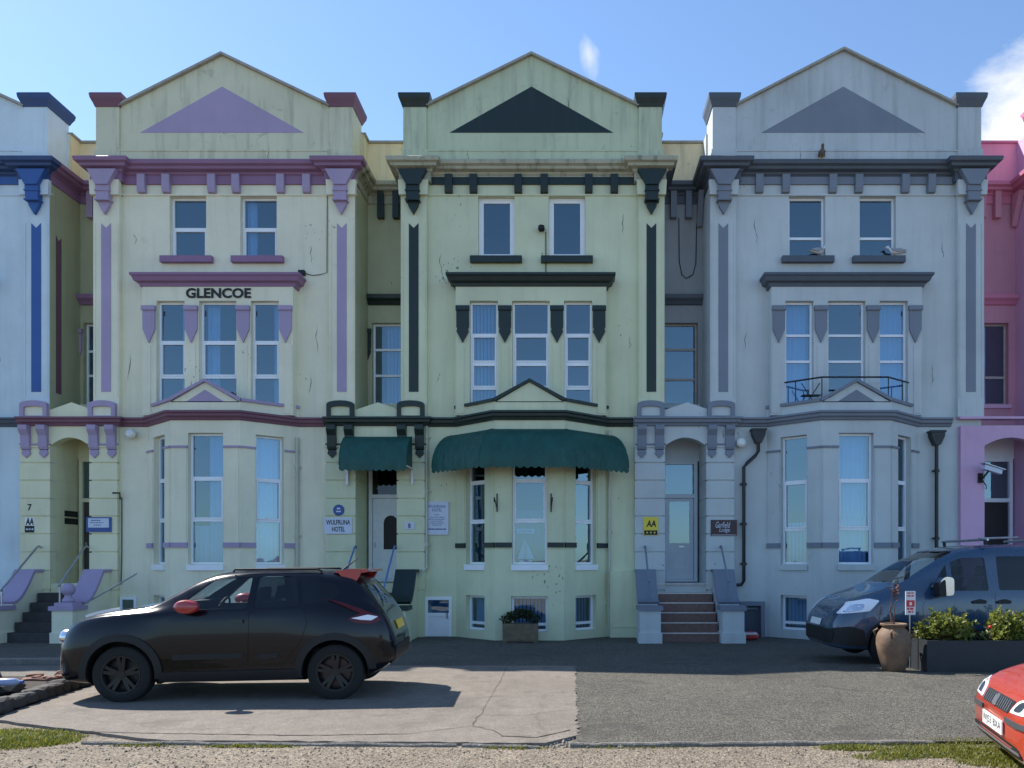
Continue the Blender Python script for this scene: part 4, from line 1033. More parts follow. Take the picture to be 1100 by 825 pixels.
# ---- black small SUV, side on, nose to the left
JX, JY, JR = -6.16, 9.60, math.radians(4.5)
suv = thing('parked_car', 'black small SUV with red door mirror and red roof spoiler, parked side on', 'car', (JX, JY, gz(9.3) - .0), JR, None, local=True)
L = 3.94
S = CarShape(L, dict(
    zb=[(0, .40), (.05, .30), (.2, .23), (.5, .21), (3.5, .24), (3.75, .32), (3.88, .40), (L, .46)],
    zk=[(0, .66), (.05, .75), (.14, .85), (.30, .94), (.6, 1.00), (1.0, 1.03), (1.3, 1.04), (2.4, 1.07), (3.2, 1.14), (3.5, 1.15), (3.70, 1.10), (3.82, .98), (3.89, .84), (L, .70)],
    zt=[(0, .69), (.05, .79), (.14, .90), (.30, .995), (.6, 1.07), (.95, 1.115), (1.08, 1.14), (1.35, 1.30), (1.62, 1.455), (1.85, 1.53), (2.2, 1.565), (2.8, 1.565), (3.25, 1.54), (3.44, 1.49), (3.56, 1.38), (3.70, 1.19), (3.82, 1.02), (3.89, .87), (L, .72)],
    w=[(0, .56), (.05, .70), (.15, .80), (.35, .86), (.8, .905), (1.35, .87), (2.5, .87), (3.25, .91), (3.55, .885), (3.75, .82), (3.88, .72), (L, .62)],
    wk=[(0, .50), (.05, .62), (.15, .71), (.35, .78), (.8, .83), (1.2, .84), (2.0, .84), (3.0, .835), (3.4, .80), (3.7, .74), (3.88, .64), (L, .56)],
    wt=[(0, .40), (.15, .55), (.5, .66), (1.0, .70), (1.2, .66), (1.7, .60), (2.3, .615), (3.0, .60), (3.35, .56), (3.55, .56), (3.7, .60), (3.88, .54), (L, .48)]))
WHL = [(.82, .335), (3.27, .335)]
swin = [[(1.36, 1.08), (2.23, 1.105), (2.25, 1.475), (1.78, 1.43)], [(2.31, 1.11), (2.84, 1.135), (2.76, 1.48), (2.31, 1.478)]]
fscr = [(-.70, 1.13), (.70, 1.13), (.56, 1.45), (-.56, 1.45)]; rscr = [(-.56, 1.17), (.56, 1.17), (.45, 1.40), (-.45, 1.40)]
bvh = make_car(S, suv, 'black_paint', WHL, .335, swin, [(fscr, .5, 1.95), (rscr, 3.1, 4.2)], (1.15, 3.48), .60, 'car_glass')
for x, r in WHL:
    for sd in (-1, 1):
        wheel(suv, x, sd * .76, r, .215, sd, brake=(x > 2))
        mb = MB(); patch(bvh, arch_ring(x, r + .05, r + .135, math.radians(-18), math.radians(198), r + .01), 'y', sd, .018, .03, mb, .08); pbuild(mb, 'wheel_arch_trim', 'black_plastic', suv)
for sd in (-1, 1):
    mb = MB(); patch(bvh, [(1.24, .255), (2.84, .27), (2.82, .385), (1.26, .36)], 'y', sd, .02, .03, mb); pbuild(mb, 'sill_trim', 'black_plastic', suv)
    for k, poly in enumerate(([(1.30, .42), (2.26, .43), (2.27, 1.07), (1.36, 1.045), (1.30, .95)], [(2.29, .43), (2.66, .44), (2.88, .72), (2.95, .95), (2.88, 1.095), (2.30, 1.075)])):
        mb = MB(); patch(bvh, rounded(poly, .05), 'y', sd, .007, .012, mb); d = pbuild(mb, 'door', 'black_paint', suv)
        if k == 0:
            mb = MB(); patch(bvh, rounded([(2.06, .93), (2.21, .93), (2.21, .975), (2.06, .975)], .015), 'y', sd, .035, .03, mb); pbuild(mb, 'handle', 'black_paint', d)
        mb = MB(); patch(bvh, rounded([(poly[0][0] + .1, .50), (poly[1][0] - .06, .52), (poly[1][0] - .04, .58), (poly[0][0] + .1, .57)], .02), 'y', sd, .016, .015, mb); pbuild(mb, 'door_moulding', 'black_plastic', d)
    mb = MB(); patch(bvh, [(2.89, 1.14), (3.18, 1.17), (3.30, 1.27), (3.24, 1.38), (2.82, 1.46)], 'y', sd, .003, .006, mb); pbuild(mb, 'rear_quarter_panel', 'car_glass_dark', suv)
    # boomerang tail lamp
    mb = MB(); patch(bvh, rounded([(3.16, 1.20), (3.34, 1.155), (3.56, 1.08), (3.74, 1.0), (3.78, .94), (3.68, .905), (3.50, .925), (3.42, .97), (3.56, 1.03), (3.38, 1.11)], .02), 'y', sd, .03, .035, mb); t = pbuild(mb, 'tail_light', 'lamp_red', suv)
    mb = MB(); patch(bvh, rounded([(3.46, .975), (3.64, 1.01), (3.74, .985), (3.68, .945), (3.56, .955)], .01), 'y', sd, .04, .02, mb); pbuild(mb, 'lamp_lens', 'lamp_clear', t)
    # bonnet-top indicator lamp, low round headlight
    mb = MB(); patch(bvh, rounded([(.26, sd * .56), (.44, sd * .63), (.74, sd * .70), (.70, sd * .63), (.44, sd * .53)], .03), 'z', 1, .03, .04, mb); pbuild(mb, 'bonnet_lamp', 'lamp_clear', suv)
    mb = MB(); c0 = (.12, sd * .66, .76)
    mb.lathe([(0, 0), (.085, 0), (.1, .03), (.1, .10), (0, .10)], n=24, fn=lambda a, b, c: (c0[0] - .05 + c, c0[1] + a, c0[2] + b)); hl = pbuild(mb, 'headlight', 'chrome', suv)
    mb = MB(); mb.lathe([(0, -.02), (.05, -.012), (.08, .0), (.08, .01), (0, .01)], n=24, fn=lambda a, b, c: (c0[0] - .05 + c, c0[1] + a, c0[2] + b)); pbuild(mb, 'lamp_lens', 'lamp_clear', hl)
    mb = MB(); patch(bvh, rounded([(sd * .38, .36), (sd * .62, .36), (sd * .62, .50), (sd * .38, .50)][::1], .03), 'x', -1, .01, .02, mb); pbuild(mb, 'fog_lamp', 'lamp_dark', suv)
    # door mirror
    mb = MB()
    mb.lathe([(0, -.13), (.05, -.125), (.085, -.09), (.10, -.02), (.10, .05), (.085, .10), (.05, .125), (0, .13)], n=20, fn=lambda a, b, c: (1.60 + a * 1.4, sd * (.95 + c * .6), 1.13 + b * .84))
    mir = pbuild(mb, 'mirror', 'mirror_red', suv)
    MB().tube([(1.60, sd * .80, 1.06), (1.60, sd * .92, 1.09)], .03).build('mirror_stalk', 'black_plastic', mir)
    MB().tube([(2.0, sd * .60, 1.53), (2.02, sd * .60, 1.56), (3.0, sd * .575, 1.565), (3.05, sd * .57, 1.53)], .014).build('roof_rail', 'black_plastic', suv)
mb = MB(); patch(bvh, rounded([(-.36, .58), (.36, .58), (.42, .76), (-.42, .76)], .03), 'x', -1, .008, .015, mb); pbuild(mb, 'grille', 'black_plastic', suv)
mb = MB(); patch(bvh, rounded([(-.55, .30), (.55, .30), (.5, .44), (-.5, .44)], .03), 'x', -1, .01, .02, mb); pbuild(mb, 'bumper_intake', 'black_plastic', suv)
mb = MB(); patch(bvh, [(-.26, .46), (.26, .46), (.26, .565), (-.26, .565)], 'x', -1, .03, .012, mb); pbuild(mb, 'number_plate', 'plate_white', suv)
mb = MB(); patch(bvh, [(-.26, .80), (.26, .80), (.26, .905), (-.26, .905)], 'x', 1, .02, .012, mb); pbuild(mb, 'number_plate', 'plate_yellow', suv)
mb = MB(); patch(bvh, rounded([(-.62, .40), (.62, .40), (.60, .62), (-.60, .62)], .05), 'x', 1, .012, .02, mb); pbuild(mb, 'rear_bumper', 'black_plastic', suv)
mb = MB()                                                  # red spoiler: a wedge wing overhanging the tailgate
pf = [(3.18, 1.55), (3.42, 1.53), (3.60, 1.56), (3.58, 1.59), (3.40, 1.60), (3.22, 1.575)]
mb.prism(pf, lambda x, z: (x, -.56, z - .03), lambda x, z: (x, .56, z - .03))
for sd in (-1, 1): mb.prism([(3.22, 1.55), (3.52, 1.53), (3.46, 1.41), (3.34, 1.40)], lambda x, z: (x, sd * .55, z), lambda x, z: (x, sd * .585, z))
pbuild(mb, 'spoiler', 'mirror_red', suv, 25)
mb = MB(); mb.tube([(3.16, 0, 1.53), (3.20, 0, 1.57), (3.36, 0, 1.70)], [.02, .012, .004]); mb.build('antenna', 'black_plastic', suv)
mb = MB(); mb.tube([(3.58, -.02, 1.36), (3.72, -.06, 1.20), (3.80, -.3, 1.12)], [.018, .01, .008]); mb.build('rear_wiper', 'steel', suv)
for y in (-.36, .36): seat(suv, 1.85, y, .50); seat(suv, 2.66, y, .52)
mb = MB(); mb.tube([(1.52 + .06 * math.cos(a), .36 + .18 * math.sin(a), 1.02 + .16 * math.cos(a)) for a in [2 * math.pi * k / 20 for k in range(21)]], .014); mb.build('steering_wheel', 'black_plastic', suv)

# ---- navy van behind the planter, nose to the left
van = thing('parked_van', 'dark blue van with a roof bar, parked nose left behind the planter', 'van', (4.46, 13.80, gz(13)), math.radians(0), None, local=True)
L = 4.85
S = CarShape(L, dict(
    zb=[(0, .36), (.06, .28), (.3, .24), (4.4, .26), (4.75, .34), (L, .40)],
    zk=[(0, .62), (.06, .74), (.2, .88), (.5, 1.02), (.9, 1.11), (1.4, 1.18), (2.2, 1.22), (4.4, 1.22), (4.75, 1.18), (L, 1.1)],
    zt=[(0, .66), (.06, .80), (.2, .98), (.5, 1.16), (.9, 1.30), (1.08, 1.37), (1.5, 1.66), (1.9, 1.89), (2.25, 2.02), (2.8, 2.08), (3.6, 2.09), (4.4, 2.06), (4.7, 1.98), (L, 1.80)],
    w=[(0, .55), (.06, .72), (.2, .84), (.5, .92), (1.0, .945), (4.2, .945), (4.7, .91), (L, .86)],
    wk=[(0, .50), (.06, .66), (.2, .77), (.5, .86), (1.0, .905), (4.2, .915), (4.7, .88), (L, .83)],
    wt=[(0, .42), (.2, .60), (.6, .74), (1.0, .80), (1.4, .76), (2.0, .70), (2.6, .73), (4.2, .74), (4.7, .72), (L, .69)]))
WHV = [(.98, .34), (3.98, .34)]
swv = [[(1.66, 1.29), (1.98, 1.27), (1.98, 1.72)], [(2.06, 1.27), (2.66, 1.27), (2.64, 1.84), (2.24, 1.83), (2.06, 1.76)], [(2.84, 1.28), (3.74, 1.28), (3.74, 1.86), (2.84, 1.86)]]
fsv = [(-.80, 1.40), (.80, 1.40), (.66, 1.95), (-.66, 1.95)]
bvh = make_car(S, van, 'navy_paint', WHV, .34, swv, [(fsv, .4, 2.2)], (1.2, 4.5), .75, 'car_glass', None, 2)
for x, r in WHV:
    for sd in (-1, 1):
        wheel(van, x, sd * .80, r, .20, sd, rim='silver_rim', twin=False)
        mb = MB(); patch(bvh, arch_ring(x, r + .05, r + .10, math.radians(-12), math.radians(192), r + .01), 'y', sd, .014, .02, mb, .08); pbuild(mb, 'wheel_arch_trim', 'black_plastic', van)
for sd in (-1, 1):
    for k, poly in enumerate(([(1.52, .34), (2.70, .34), (2.70, 1.235), (1.70, 1.235), (1.52, 1.05)], [(2.76, .34), (3.55, .34), (3.80, .80), (3.80, 1.235), (2.76, 1.235)])):
        mb = MB(); patch(bvh, rounded(poly, .06), 'y', sd, .007, .012, mb); d = pbuild(mb, 'door', 'navy_paint', van)
        xh = 2.48 if k == 0 else 2.90
        mb = MB(); patch(bvh, rounded([(xh - .12, 1.05), (xh + .10, 1.05), (xh + .12, 1.10), (xh, 1.13), (xh - .14, 1.09)], .02), 'y', sd, .035, .03, mb); pbuild(mb, 'handle', 'black_plastic', d)
    mb = MB(); patch(bvh, [(1.50, .50), (3.50, .50), (3.50, .62), (1.50, .62)], 'y', sd, .022, .03, mb); pbuild(mb, 'side_moulding', 'black_plastic', van)
    mb = MB(); patch(bvh, rounded([(.13, .86), (.62, .92), (.80, 1.10), (.62, 1.13), (.32, 1.06)], .03), 'y', sd, .012, .03, mb); hl = pbuild(mb, 'headlight', 'lamp_clear', van)
    mb = MB(); patch(bvh, rounded([(.22, .89), (.50, .93), (.56, 1.04), (.36, 1.02)], .05), 'y', sd, .016, .01, mb); pbuild(mb, 'lamp_lens', 'chrome', hl)
    mb = MB()
    mb.prism(rounded([(1.70, 1.20), (1.93, 1.20), (1.93, 1.50), (1.78, 1.52), (1.70, 1.44)], .06), lambda x, z: (x, sd * .98, z), lambda x, z: (x, sd * 1.18, z)); mir = pbuild(mb, 'mirror', 'chrome', van)
    mb = MB(); mb.prism(rounded([(1.68, 1.18), (1.80, 1.18), (1.78, 1.48), (1.68, 1.40)], .04), lambda x, z: (x, sd * .96, z), lambda x, z: (x, sd * 1.19, z)); pbuild(mb, 'mirror_shell', 'black_plastic', mir)
mb = MB(); patch(bvh, rounded([(-.70, .36), (.70, .36), (.74, .60), (-.74, .60)], .06), 'x', -1, .02, .03, mb); pbuild(mb, 'front_bumper', 'black_plastic', van)
for sd in (-1, 1):
    mb = MB(); patch(bvh, rounded([(.05, .34), (.56, .32), (.52, .60), (.30, .66), (.04, .62)], .04), 'y', sd, .016, .03, mb); pbuild(mb, 'bumper_corner', 'black_plastic', van)
mb = MB(); patch(bvh, [(-.26, .64), (.26, .64), (.26, .74), (-.26, .74)], 'x', -1, .03, .012, mb); pbuild(mb, 'number_plate', 'plate_white', van)
mb = MB()
for sd in (-1, 1): mb.tube([(1.15, sd * .15, 1.40), (1.35, sd * .55, 1.50)], .012)
mb.build('windscreen_wiper', 'black_plastic', van)
for xb in (2.70, 3.9):
    mb = MB(); mb.tube([(xb, -.72, 2.06), (xb, -.72, 2.14)], .03); mb.tube([(xb, .72, 2.06), (xb, .72, 2.14)], .03); rk = mb.build('roof_bar', 'black_plastic', van)
    mb = MB(); mb.tube([(xb, -.80, 2.15), (xb, .80, 2.15)], .022); mb.build('bar', 'steel', rk)
mb = MB(); mb.tube([(2.62, -.66, 2.17), (3.3, -.66, 2.19)], .02); mb.build('roof_pole', 'steel', van)
for y in (-.42, .42): seat(van, 2.35, y, .85)

# ---- red hatchback whose nose enters at the right
red = thing('parked_hatchback', 'bright red hatchback with white number plate at the bottom right corner', 'car', (3.47, 6.20, -.08), math.radians(-14), None, local=True)
L = 3.54
S = CarShape(L, dict(
    zb=[(0, .30), (.05, .20), (.2, .17), (3.3, .2), (L, .3)],
    zk=[(0, .52), (.04, .59), (.12, .665), (.3, .74), (.6, .82), (.9, .89), (1.5, .95), (3.0, 1.0), (3.4, .95), (L, .8)],
    zt=[(0, .54), (.04, .62), (.12, .71), (.3, .80), (.6, .89), (.85, .96), (1.2, 1.26), (1.5, 1.43), (1.8, 1.53), (2.4, 1.55), (3.1, 1.48), (3.35, 1.2), (3.45, 1.0), (L, .85)],
    w=[(0, .58), (.04, .68), (.12, .74), (.3, .775), (.7, .79), (3.0, .79), (3.4, .74), (L, .66)],
    wk=[(0, .54), (.04, .62), (.12, .68), (.3, .72), (.7, .745), (3.0, .75), (3.4, .7), (L, .62)],
    wt=[(0, .46), (.12, .56), (.4, .62), (.8, .63), (1.2, .60), (1.8, .56), (3.0, .55), (3.4, .55), (L, .5)]))
WHR = [(.70, .29), (3.0, .29)]
swr = [[(1.22, 1.0), (2.0, 1.02), (1.98, 1.40), (1.62, 1.38)], [(2.08, 1.02), (2.8, 1.06), (2.7, 1.40), (2.08, 1.41)]]
fsr = [(-.62, 1.06), (.62, 1.06), (.50, 1.44), (-.50, 1.44)]
bvh = make_car(S, red, 'red_paint', WHR, .29, swr, [(fsr, .5, 1.75)], (1.0, 3.2), .5, 'car_glass')
for x, r in WHR:
    for sd in (-1, 1): wheel(red, x, sd * .68, r, .17, sd, rim='silver_rim', twin=False)
for sd in (-1, 1):
    mb = MB(); patch(bvh, rounded([(sd * .36, .56), (sd * .62, .575), (sd * .66, .68), (sd * .58, .72), (sd * .40, .65)], .025), 'x', -1, .006, .03, mb); hl = pbuild(mb, 'headlight', 'lamp_clear', red)
    mb = MB(); patch(bvh, rounded([(sd * .42, .58), (sd * .56, .59), (sd * .57, .67), (sd * .46, .65)], .03), 'x', -1, .011, .006, mb); pbuild(mb, 'lamp_lens', 'chrome', hl)
    mb = MB(); patch(bvh, rounded([(.95, .28), (1.95, .28), (1.97, .97), (1.15, .96), (.98, .85)], .05), 'y', sd, .006, .012, mb); d = pbuild(mb, 'door', 'red_paint', red)
    mb = MB(); patch(bvh, rounded([(1.72, .80), (1.88, .80), (1.88, .84), (1.72, .84)], .015), 'y', sd, .035, .03, mb); pbuild(mb, 'handle', 'red_paint', d)
    mb = MB(); mb.lathe([(0, -.1), (.06, -.09), (.08, 0), (.07, .08), (0, .1)], n=16, fn=lambda a, b, c: (1.2 + a * .7, sd * (.88 + c), 1.05 + b)); pbuild(mb, 'mirror', 'black_plastic', red)
    mb = MB(); patch(bvh, rounded([(sd * .30, .475), (sd * .68, .475), (sd * .68, .515), (sd * .30, .515)], .008), 'x', -1, .016, .025, mb); pbuild(mb, 'bumper_strip', 'grey_plastic', red)
mb = MB(); patch(bvh, rounded([(-.33, .545), (.33, .545), (.36, .645), (-.36, .645)], .02), 'x', -1, .004, .02, mb); gr = pbuild(mb, 'grille', 'black_plastic', red)
mb = MB()
for k in range(14):
    y = -.31 + k * .0477
    patch(bvh, [(y - .004, .555), (y + .010, .555), (y + .022, .635), (y + .008, .635)], 'x', -1, .012, .01, mb, .5)
pbuild(mb, 'grille_bars', 'steel', gr)
mb = MB(); patch(bvh, rounded([(-.045, .55), (.045, .55), (.045, .64), (-.045, .64)], .04), 'x', -1, .020, .01, mb); pbuild(mb, 'badge', 'steel', gr)
mb = MB(); patch(bvh, rounded([(-.60, .24), (.60, .24), (.58, .33), (-.58, .33)], .03), 'x', -1, .006, .03, mb); lw = pbuild(mb, 'lower_intake', 'black_plastic', red)
mb = MB(); patch(bvh, [(-.58, .275), (.58, .275), (.58, .292), (-.58, .292)], 'x', -1, .016, .01, mb); pbuild(mb, 'intake_strip', 'steel', lw)
mb = MB(); patch(bvh, [(-.26, .36), (.26, .36), (.26, .47), (-.26, .47)], 'x', -1, .022, .012, mb, 9); npl = pbuild(mb, 'number_plate', 'plate_white', red)
mb = MB(); text_into(mb, 'WJ53 BXA', -.235, .235, .378, .452, lambda u, w_, z: (0, 0, 0), 0) if False else None
t = MB(); text_into(t, 'WJ53 BXA', -.24, .24, .376, .454, lambda u, w_, z: (u, w_, z), 0, bold=-.004)
px = min(v.co.x for v in npl.data.vertices)
m2 = MB(); m2.add([(0, 0, 0)], []) if False else None
hits = []
for (u, w_, z) in t.v:
    y = -u                                                # read from the front: the car's right side is on the viewer's left
    h_, n_, _, _ = bvh.ray_cast(Vector((-20, y if False else u * -1, z)), Vector((1, 0, 0)))
    hits.append(h_ + Vector((-1, 0, 0)) * .026)
pm = MB(); pm.add(hits, t.f); pm.build('lettering', 'ink', npl)
# ------------------------------------------------------------------ things on and before the houses
FW = FRONT(D); FPY = FRONT(D - .12)
# awnings
def awning(label, path, prof, scal, loc, seams, cheeks=None):
    R = thing('awning', label, 'awning', loc, group='green awnings')
    mb = MB(); mb.sweep(path, prof, cap=False, closed_prof=False)
    # rounded ends close the canopy
    n = len(path); k = len(prof)
    for e in (0, (n - 1) * k):
        base = mb.v[e]; ring = mb.v[e:e + k]
        mb.add([base if False else (ring[0][0], ring[0][1], ring[-1][2])] + ring, [[0, i + 1, i + 2] for i in range(k - 1)])
    o = mb.build('canopy', 'awning_cloth', R, smooth=True, angle=30)
    sm = MB()
    for i in seams:
        sm.tube(mb.v[i * k:(i + 1) * k], .011, 6)
    sm.build('seam', 'awning_cloth', R)
    vb = MB(); out, zb = prof[-1]
    tmp = MB(); tmp.sweep(path, [(out, zb), (out + .01, zb - .05)], cap=False, closed_prof=False)
    ends = [(tmp.v[2 * i], tmp.v[2 * i + 1]) for i in range(n)]
    # valance with scallops
    pts = [Vector(ends[i][0]) for i in range(n)]
    for a, b in zip(pts, pts[1:]):
        L = (b - a).length; m = max(4, int(L / .02)); vs = []
        for j in range(m + 1):
            p = a + (b - a) * j / m; h = .09 + .05 * abs(math.sin(j / m * round(L / .17) * math.pi))
            vs += [tuple(p), (p.x, p.y, p.z - h)]
        vb.add(vs, [(2 * j, 2 * j + 2, 2 * j + 3, 2 * j + 1) for j in range(m)])
    vb.build('valance', 'awning_cloth', R)
    return R
cx = H2['cx']
bp = [(cx - 1.90, D), (cx - .83, D - .92), (cx + .83, D - .92), (cx + 1.90, D)]
pr = [(0.02, 4.80)] + [(.02 + .76 * math.sin(t), 3.92 + .88 * math.cos(t)) for t in [math.pi / 2 * k / 9 for k in range(1, 10)]]
awning('wide curved green awning wrapping over the ground-floor bay', bp, pr, .1, (cx, D, 3.7), (0, 1, 2, 3))
ax0, ax1 = PX(366, 18.3), PX(438, 18.3)
pr2 = [(0.0, 4.74)] + [(.66 * math.sin(t), 3.95 + .79 * math.cos(t)) for t in [math.pi / 2 * k / 9 for k in range(1, 10)]]
aw = awning('short green awning over the hotel doorway', [(ax0, D - .19), (ax1, D - .19)], pr2, .1, (ax0, D, 3.7), (0, 1))
MB().box(ax0 - .012, ax0 + .012, D - .85, D - .12, 3.93, 3.96).box(ax1 - .012, ax1 + .012, D - .85, D - .12, 3.93, 3.96).build('frame', 'white_paint', aw)
for x in (ax0, ax1): MB().box(x - .03, x + .03, D - .2, D - .12, 3.55, 3.9).build('bracket', 'white_paint', aw)

# drainpipes
def pipe(label, pts, mat, hopper=None, r=.045):
    R = thing('drainpipe', label, 'drainpipe', (pts[-1][0], D, -.26), group='rainwater pipes')
    mb = MB(); mb.tube(pts, r, 10); mb.build('pipe', mat, R, smooth=True, angle=50)
    z = pts[0][2]
    for a, b in zip(pts, pts[1:]):
        if abs(a[2] - b[2]) > 1.5:
            for t in (.15, .5, .85):
                q = [u + (v - u) * t for u, v in zip(a, b)]
                m2 = MB(); m2.lathe([(r, -.04), (r + .014, -.04), (r + .014, .04), (r, .04)], (q[0], q[1], q[2]), 12); m2.box(q[0] - .09, q[0] + .09, q[1] + .02, q[1] + .06, q[2] - .02, q[2] + .02); m2.build('collar', mat, R)
    if hopper:
        x, y, zt = hopper; m2 = MB()
        m2.prism([(-.17, 0), (.17, 0), (.16, -.13), (.06, -.34), (-.06, -.34), (-.16, -.13)], lambda a, b: (x + a, y - .11, zt + b), lambda a, b: (x + a, y + .11, zt + b)); m2.box(x - .19, x + .19, y - .13, y + .13, zt - .03, zt + .02); m2.build('hopper', mat, R)
yp = D - .07
pipe('cream drainpipe right of the cream house bay', [(PX(319, yp), yp, PZ(470, yp)), (PX(319, yp), yp, -.2)], 'cream_pipe')
pipe('pale pipe kinked near its foot, right of the hotel doorway', [(PX(457.6, yp) + .02, yp - .02, PZ(445, yp)), (PX(457.6, yp) + .02, yp - .02, PZ(610, yp)), (PX(447, yp), yp - .14, PZ(622, yp)), (PX(447, yp), yp - .14, -.25)], 'cream_pipe', r=.035)
pipe('thin pale drainpipe right of the green bay awning', [(PX(654.5, yp), yp, PZ(462, yp)), (PX(654.5, yp), yp, -.2)], 'cream_pipe', r=.035)
x1, x2 = PX(814, yp), PX(798.5, yp)
pipe('black drainpipe with hopper and offset bend, left of the blue-grey bay', [(x1, yp - .05, PZ(470, yp)), (x1, yp - .05, PZ(485, yp)), (x1 - .08, yp - .05, PZ(490, yp)), (x2 + .08, yp - .05, PZ(498, yp)), (x2, yp - .05, PZ(502, yp)), (x2, yp - .05, PZ(624, yp)), (x2 - .06, yp - .05, PZ(628, yp)), (x2 - .25, yp - .05, PZ(628.5, yp))], 'black_iron', (x1, yp - .05, PZ(462, yp)))
x3 = PX(1005, yp)
pipe('black straight drainpipe with hopper, right of the blue-grey bay', [(x3, yp - .05, PZ(475, yp)), (x3, yp - .05, -.2)], 'black_iron', (x3, yp - .05, PZ(464, yp)))

# signs
def board(name, label, cat, F, px0, px1, py1, py0, Yp, mat, th=.02, fr=None, group=None):
    x0, x1, z0, z1 = PX(px0, Yp), PX(px1, Yp), PZ(py1, Yp), PZ(py0, Yp)
    R = thing(name, label, cat, ((x0 + x1) / 2, Yp, z0), group=group)
    MB().lbox(F, x0, x1, -th, -.001, z0, z1).build('board', mat, R)
    if fr:
        m2 = MB(); e = .025
        for q in ((x0, x1, z0, z0 + e), (x0, x1, z1 - e, z1), (x0, x0 + e, z0 + e, z1 - e), (x1 - e, x1, z0 + e, z1 - e)): m2.lbox(F, q[0], q[1], -th - .008, -th + .001, q[2], q[3])
        m2.build('frame', fr, R)
    return R, x0, x1, z0, z1, F, -th - .003
def letters(T, s, a0, a1, b0, b1, mat='ink', bold=.01, shear=0, name='lettering'):
    R, x0, x1, z0, z1, F, w_ = T
    mb = MB(); text_into(mb, s, x0 + (x1 - x0) * a0, x0 + (x1 - x0) * a1, z0 + (z1 - z0) * b0, z0 + (z1 - z0) * b1, F, w_, bold=bold, shear=shear)
    return mb.build(name, mat, R)
def rows(T, spec, mat, name='text_lines'):
    """small print too small to read: short dashes word by word"""
    R, x0, x1, z0, z1, F, w_ = T; mb = MB()
    for b, a0, a1, h in spec:
        u = x0 + (x1 - x0) * a0; ue = x0 + (x1 - x0) * a1; zc = z0 + (z1 - z0) * b; hh = (z1 - z0) * h
        while u < ue:
            l = min(random.uniform(.02, .06), ue - u)
            mb.lbox(F, u, u + l, w_, w_ + .001, zc - hh / 2, zc + hh / 2); u += l + .012
    return mb.build(name, mat, R)
YP = D - .12
T = board('hotel_sign', 'white hotel name sign in black capitals left of the awning doorway', 'sign', FPY, 348.5, 378.5, 573.5, 556, YP, 'sign_pale')
letters(T, 'WULFRUNA', .07, .93, .56, .86, bold=.02); letters(T, 'HOTEL', .28, .74, .14, .44, bold=.02)
R = thing('round_plaque', 'round dark blue plaque above the white hotel sign', 'plaque', (PX(364, YP), YP, PZ(554, YP)))
xc, zc = PX(364, YP), PZ(548, YP)
MB().lathe([(0, -.0), (.13, 0), (.14, .012), (.125, .022), (0, .022)], n=28, fn=lambda a, b, c: (xc + a, YP - c, zc + b)).build('disc', 'sign_blue', R)
m2 = MB(); m2.prism([(-.05, .02), (.05, .02), (.03, .06), (-.03, .06)], lambda a, b: (xc + a, YP - .026, zc + b), lambda a, b: (xc + a, YP - .02, zc + b)); m2.prism([(-.06, -.05), (.06, -.05), (.06, -.02), (-.06, -.02)], lambda a, b: (xc + a, YP - .026, zc + b), lambda a, b: (xc + a, YP - .02, zc + b)); m2.build('emblem', 'sign_pale', R)
T = board('house_number', 'small white number 8 tile right of the hotel doorway', 'number plate', FPY, 434.5, 445.5, 568.5, 561, YP, 'sign_pale'); letters(T, '8', .38, .62, .15, .85, bold=.02)
T = board('notice_board', 'pale lilac hotel information board with small print beside the bay', 'sign', FW, 457.5, 482, 574.5, 539, D - .01, 'sign_pale', .05, None)
letters(T, 'WULFRUNA\nHOTEL', .12, .88, .70, .90, 'ink_blue', .0); rows(T, [(.60, .4, .6, .02), (.53, .2, .8, .018), (.47, .15, .85, .018), (.41, .25, .75, .018), (.35, .2, .8, .018), (.29, .3, .7, .018), (.17, .1, .9, .04)], 'ink_blue')
T = board('rating_sign', 'yellow square rating sign with black letters and stars on blue pier', 'sign', FPY, 691, 707, 575, 555.5, YP, 'sign_yellow')
letters(T, 'AA', .20, .86, .46, .82, bold=.035, shear=.12); R_, x0, x1, z0, z1, F_, w_ = T
MB().lbox(F_, x0 + .02, x1 - .02, w_ - .002, w_ + .002, z0 + .01, z0 + (z1 - z0) * .27).build('star_strip', 'ink', R_)
m2 = MB()
for k in range(3):
    sx0 = x0 + (x1 - x0) * (.25 + .25 * k); sz0 = z0 + (z1 - z0) * .145
    st = [(sx0 + (.034 if i % 2 == 0 else .014) * math.sin(i * math.pi / 5), sz0 + (.034 if i % 2 == 0 else .014) * math.cos(i * math.pi / 5)) for i in range(10)]
    m2.prism(st[::-1], lambda a, b: F_(a, w_ - .005, b), lambda a, b: F_(a, w_ - .002, b))
m2.build('stars', 'sign_yellow', R_)
T = board('lodge_sign', 'dark brown name sign with pale script right of blue-grey door', 'sign', FPY, 763.5, 791.5, 575.5, 558.5, YP, 'sign_brown', .025)
letters(T, 'Garfield', .18, .74, .50, .88, 'sign_pale', .0, .25); letters(T, 'Lodge', .32, .72, .16, .50, 'sign_pale', .0, .25); R_, x0, x1, z0, z1, F_, w_ = T
MB().lbox(F_, x0 + .02, x1 - .02, w_, w_ + .001, z0 + .015, z0 + .025).build('lower_line', 'sign_pale', R_)
T = (thing('house_number', 'black number 7 on the cream porch pier', 'number', (PX(32, YP), YP, PZ(548, YP))), PX(29.8, YP), PX(34.2, YP), PZ(548.5, YP), PZ(541.5, YP), FPY, -.006); letters(T, '7', 0, 1, 0, 1, bold=.02)
T = board('rating_plaque', 'black rating plaque below the number 7', 'plaque', FPY, 27, 37, 572, 556, YP, 'plate_white', .008)
letters(T, 'AA', .08, .95, .5, .98, bold=.04, shear=.12); R_, x0, x1, z0, z1, F_, w_ = T
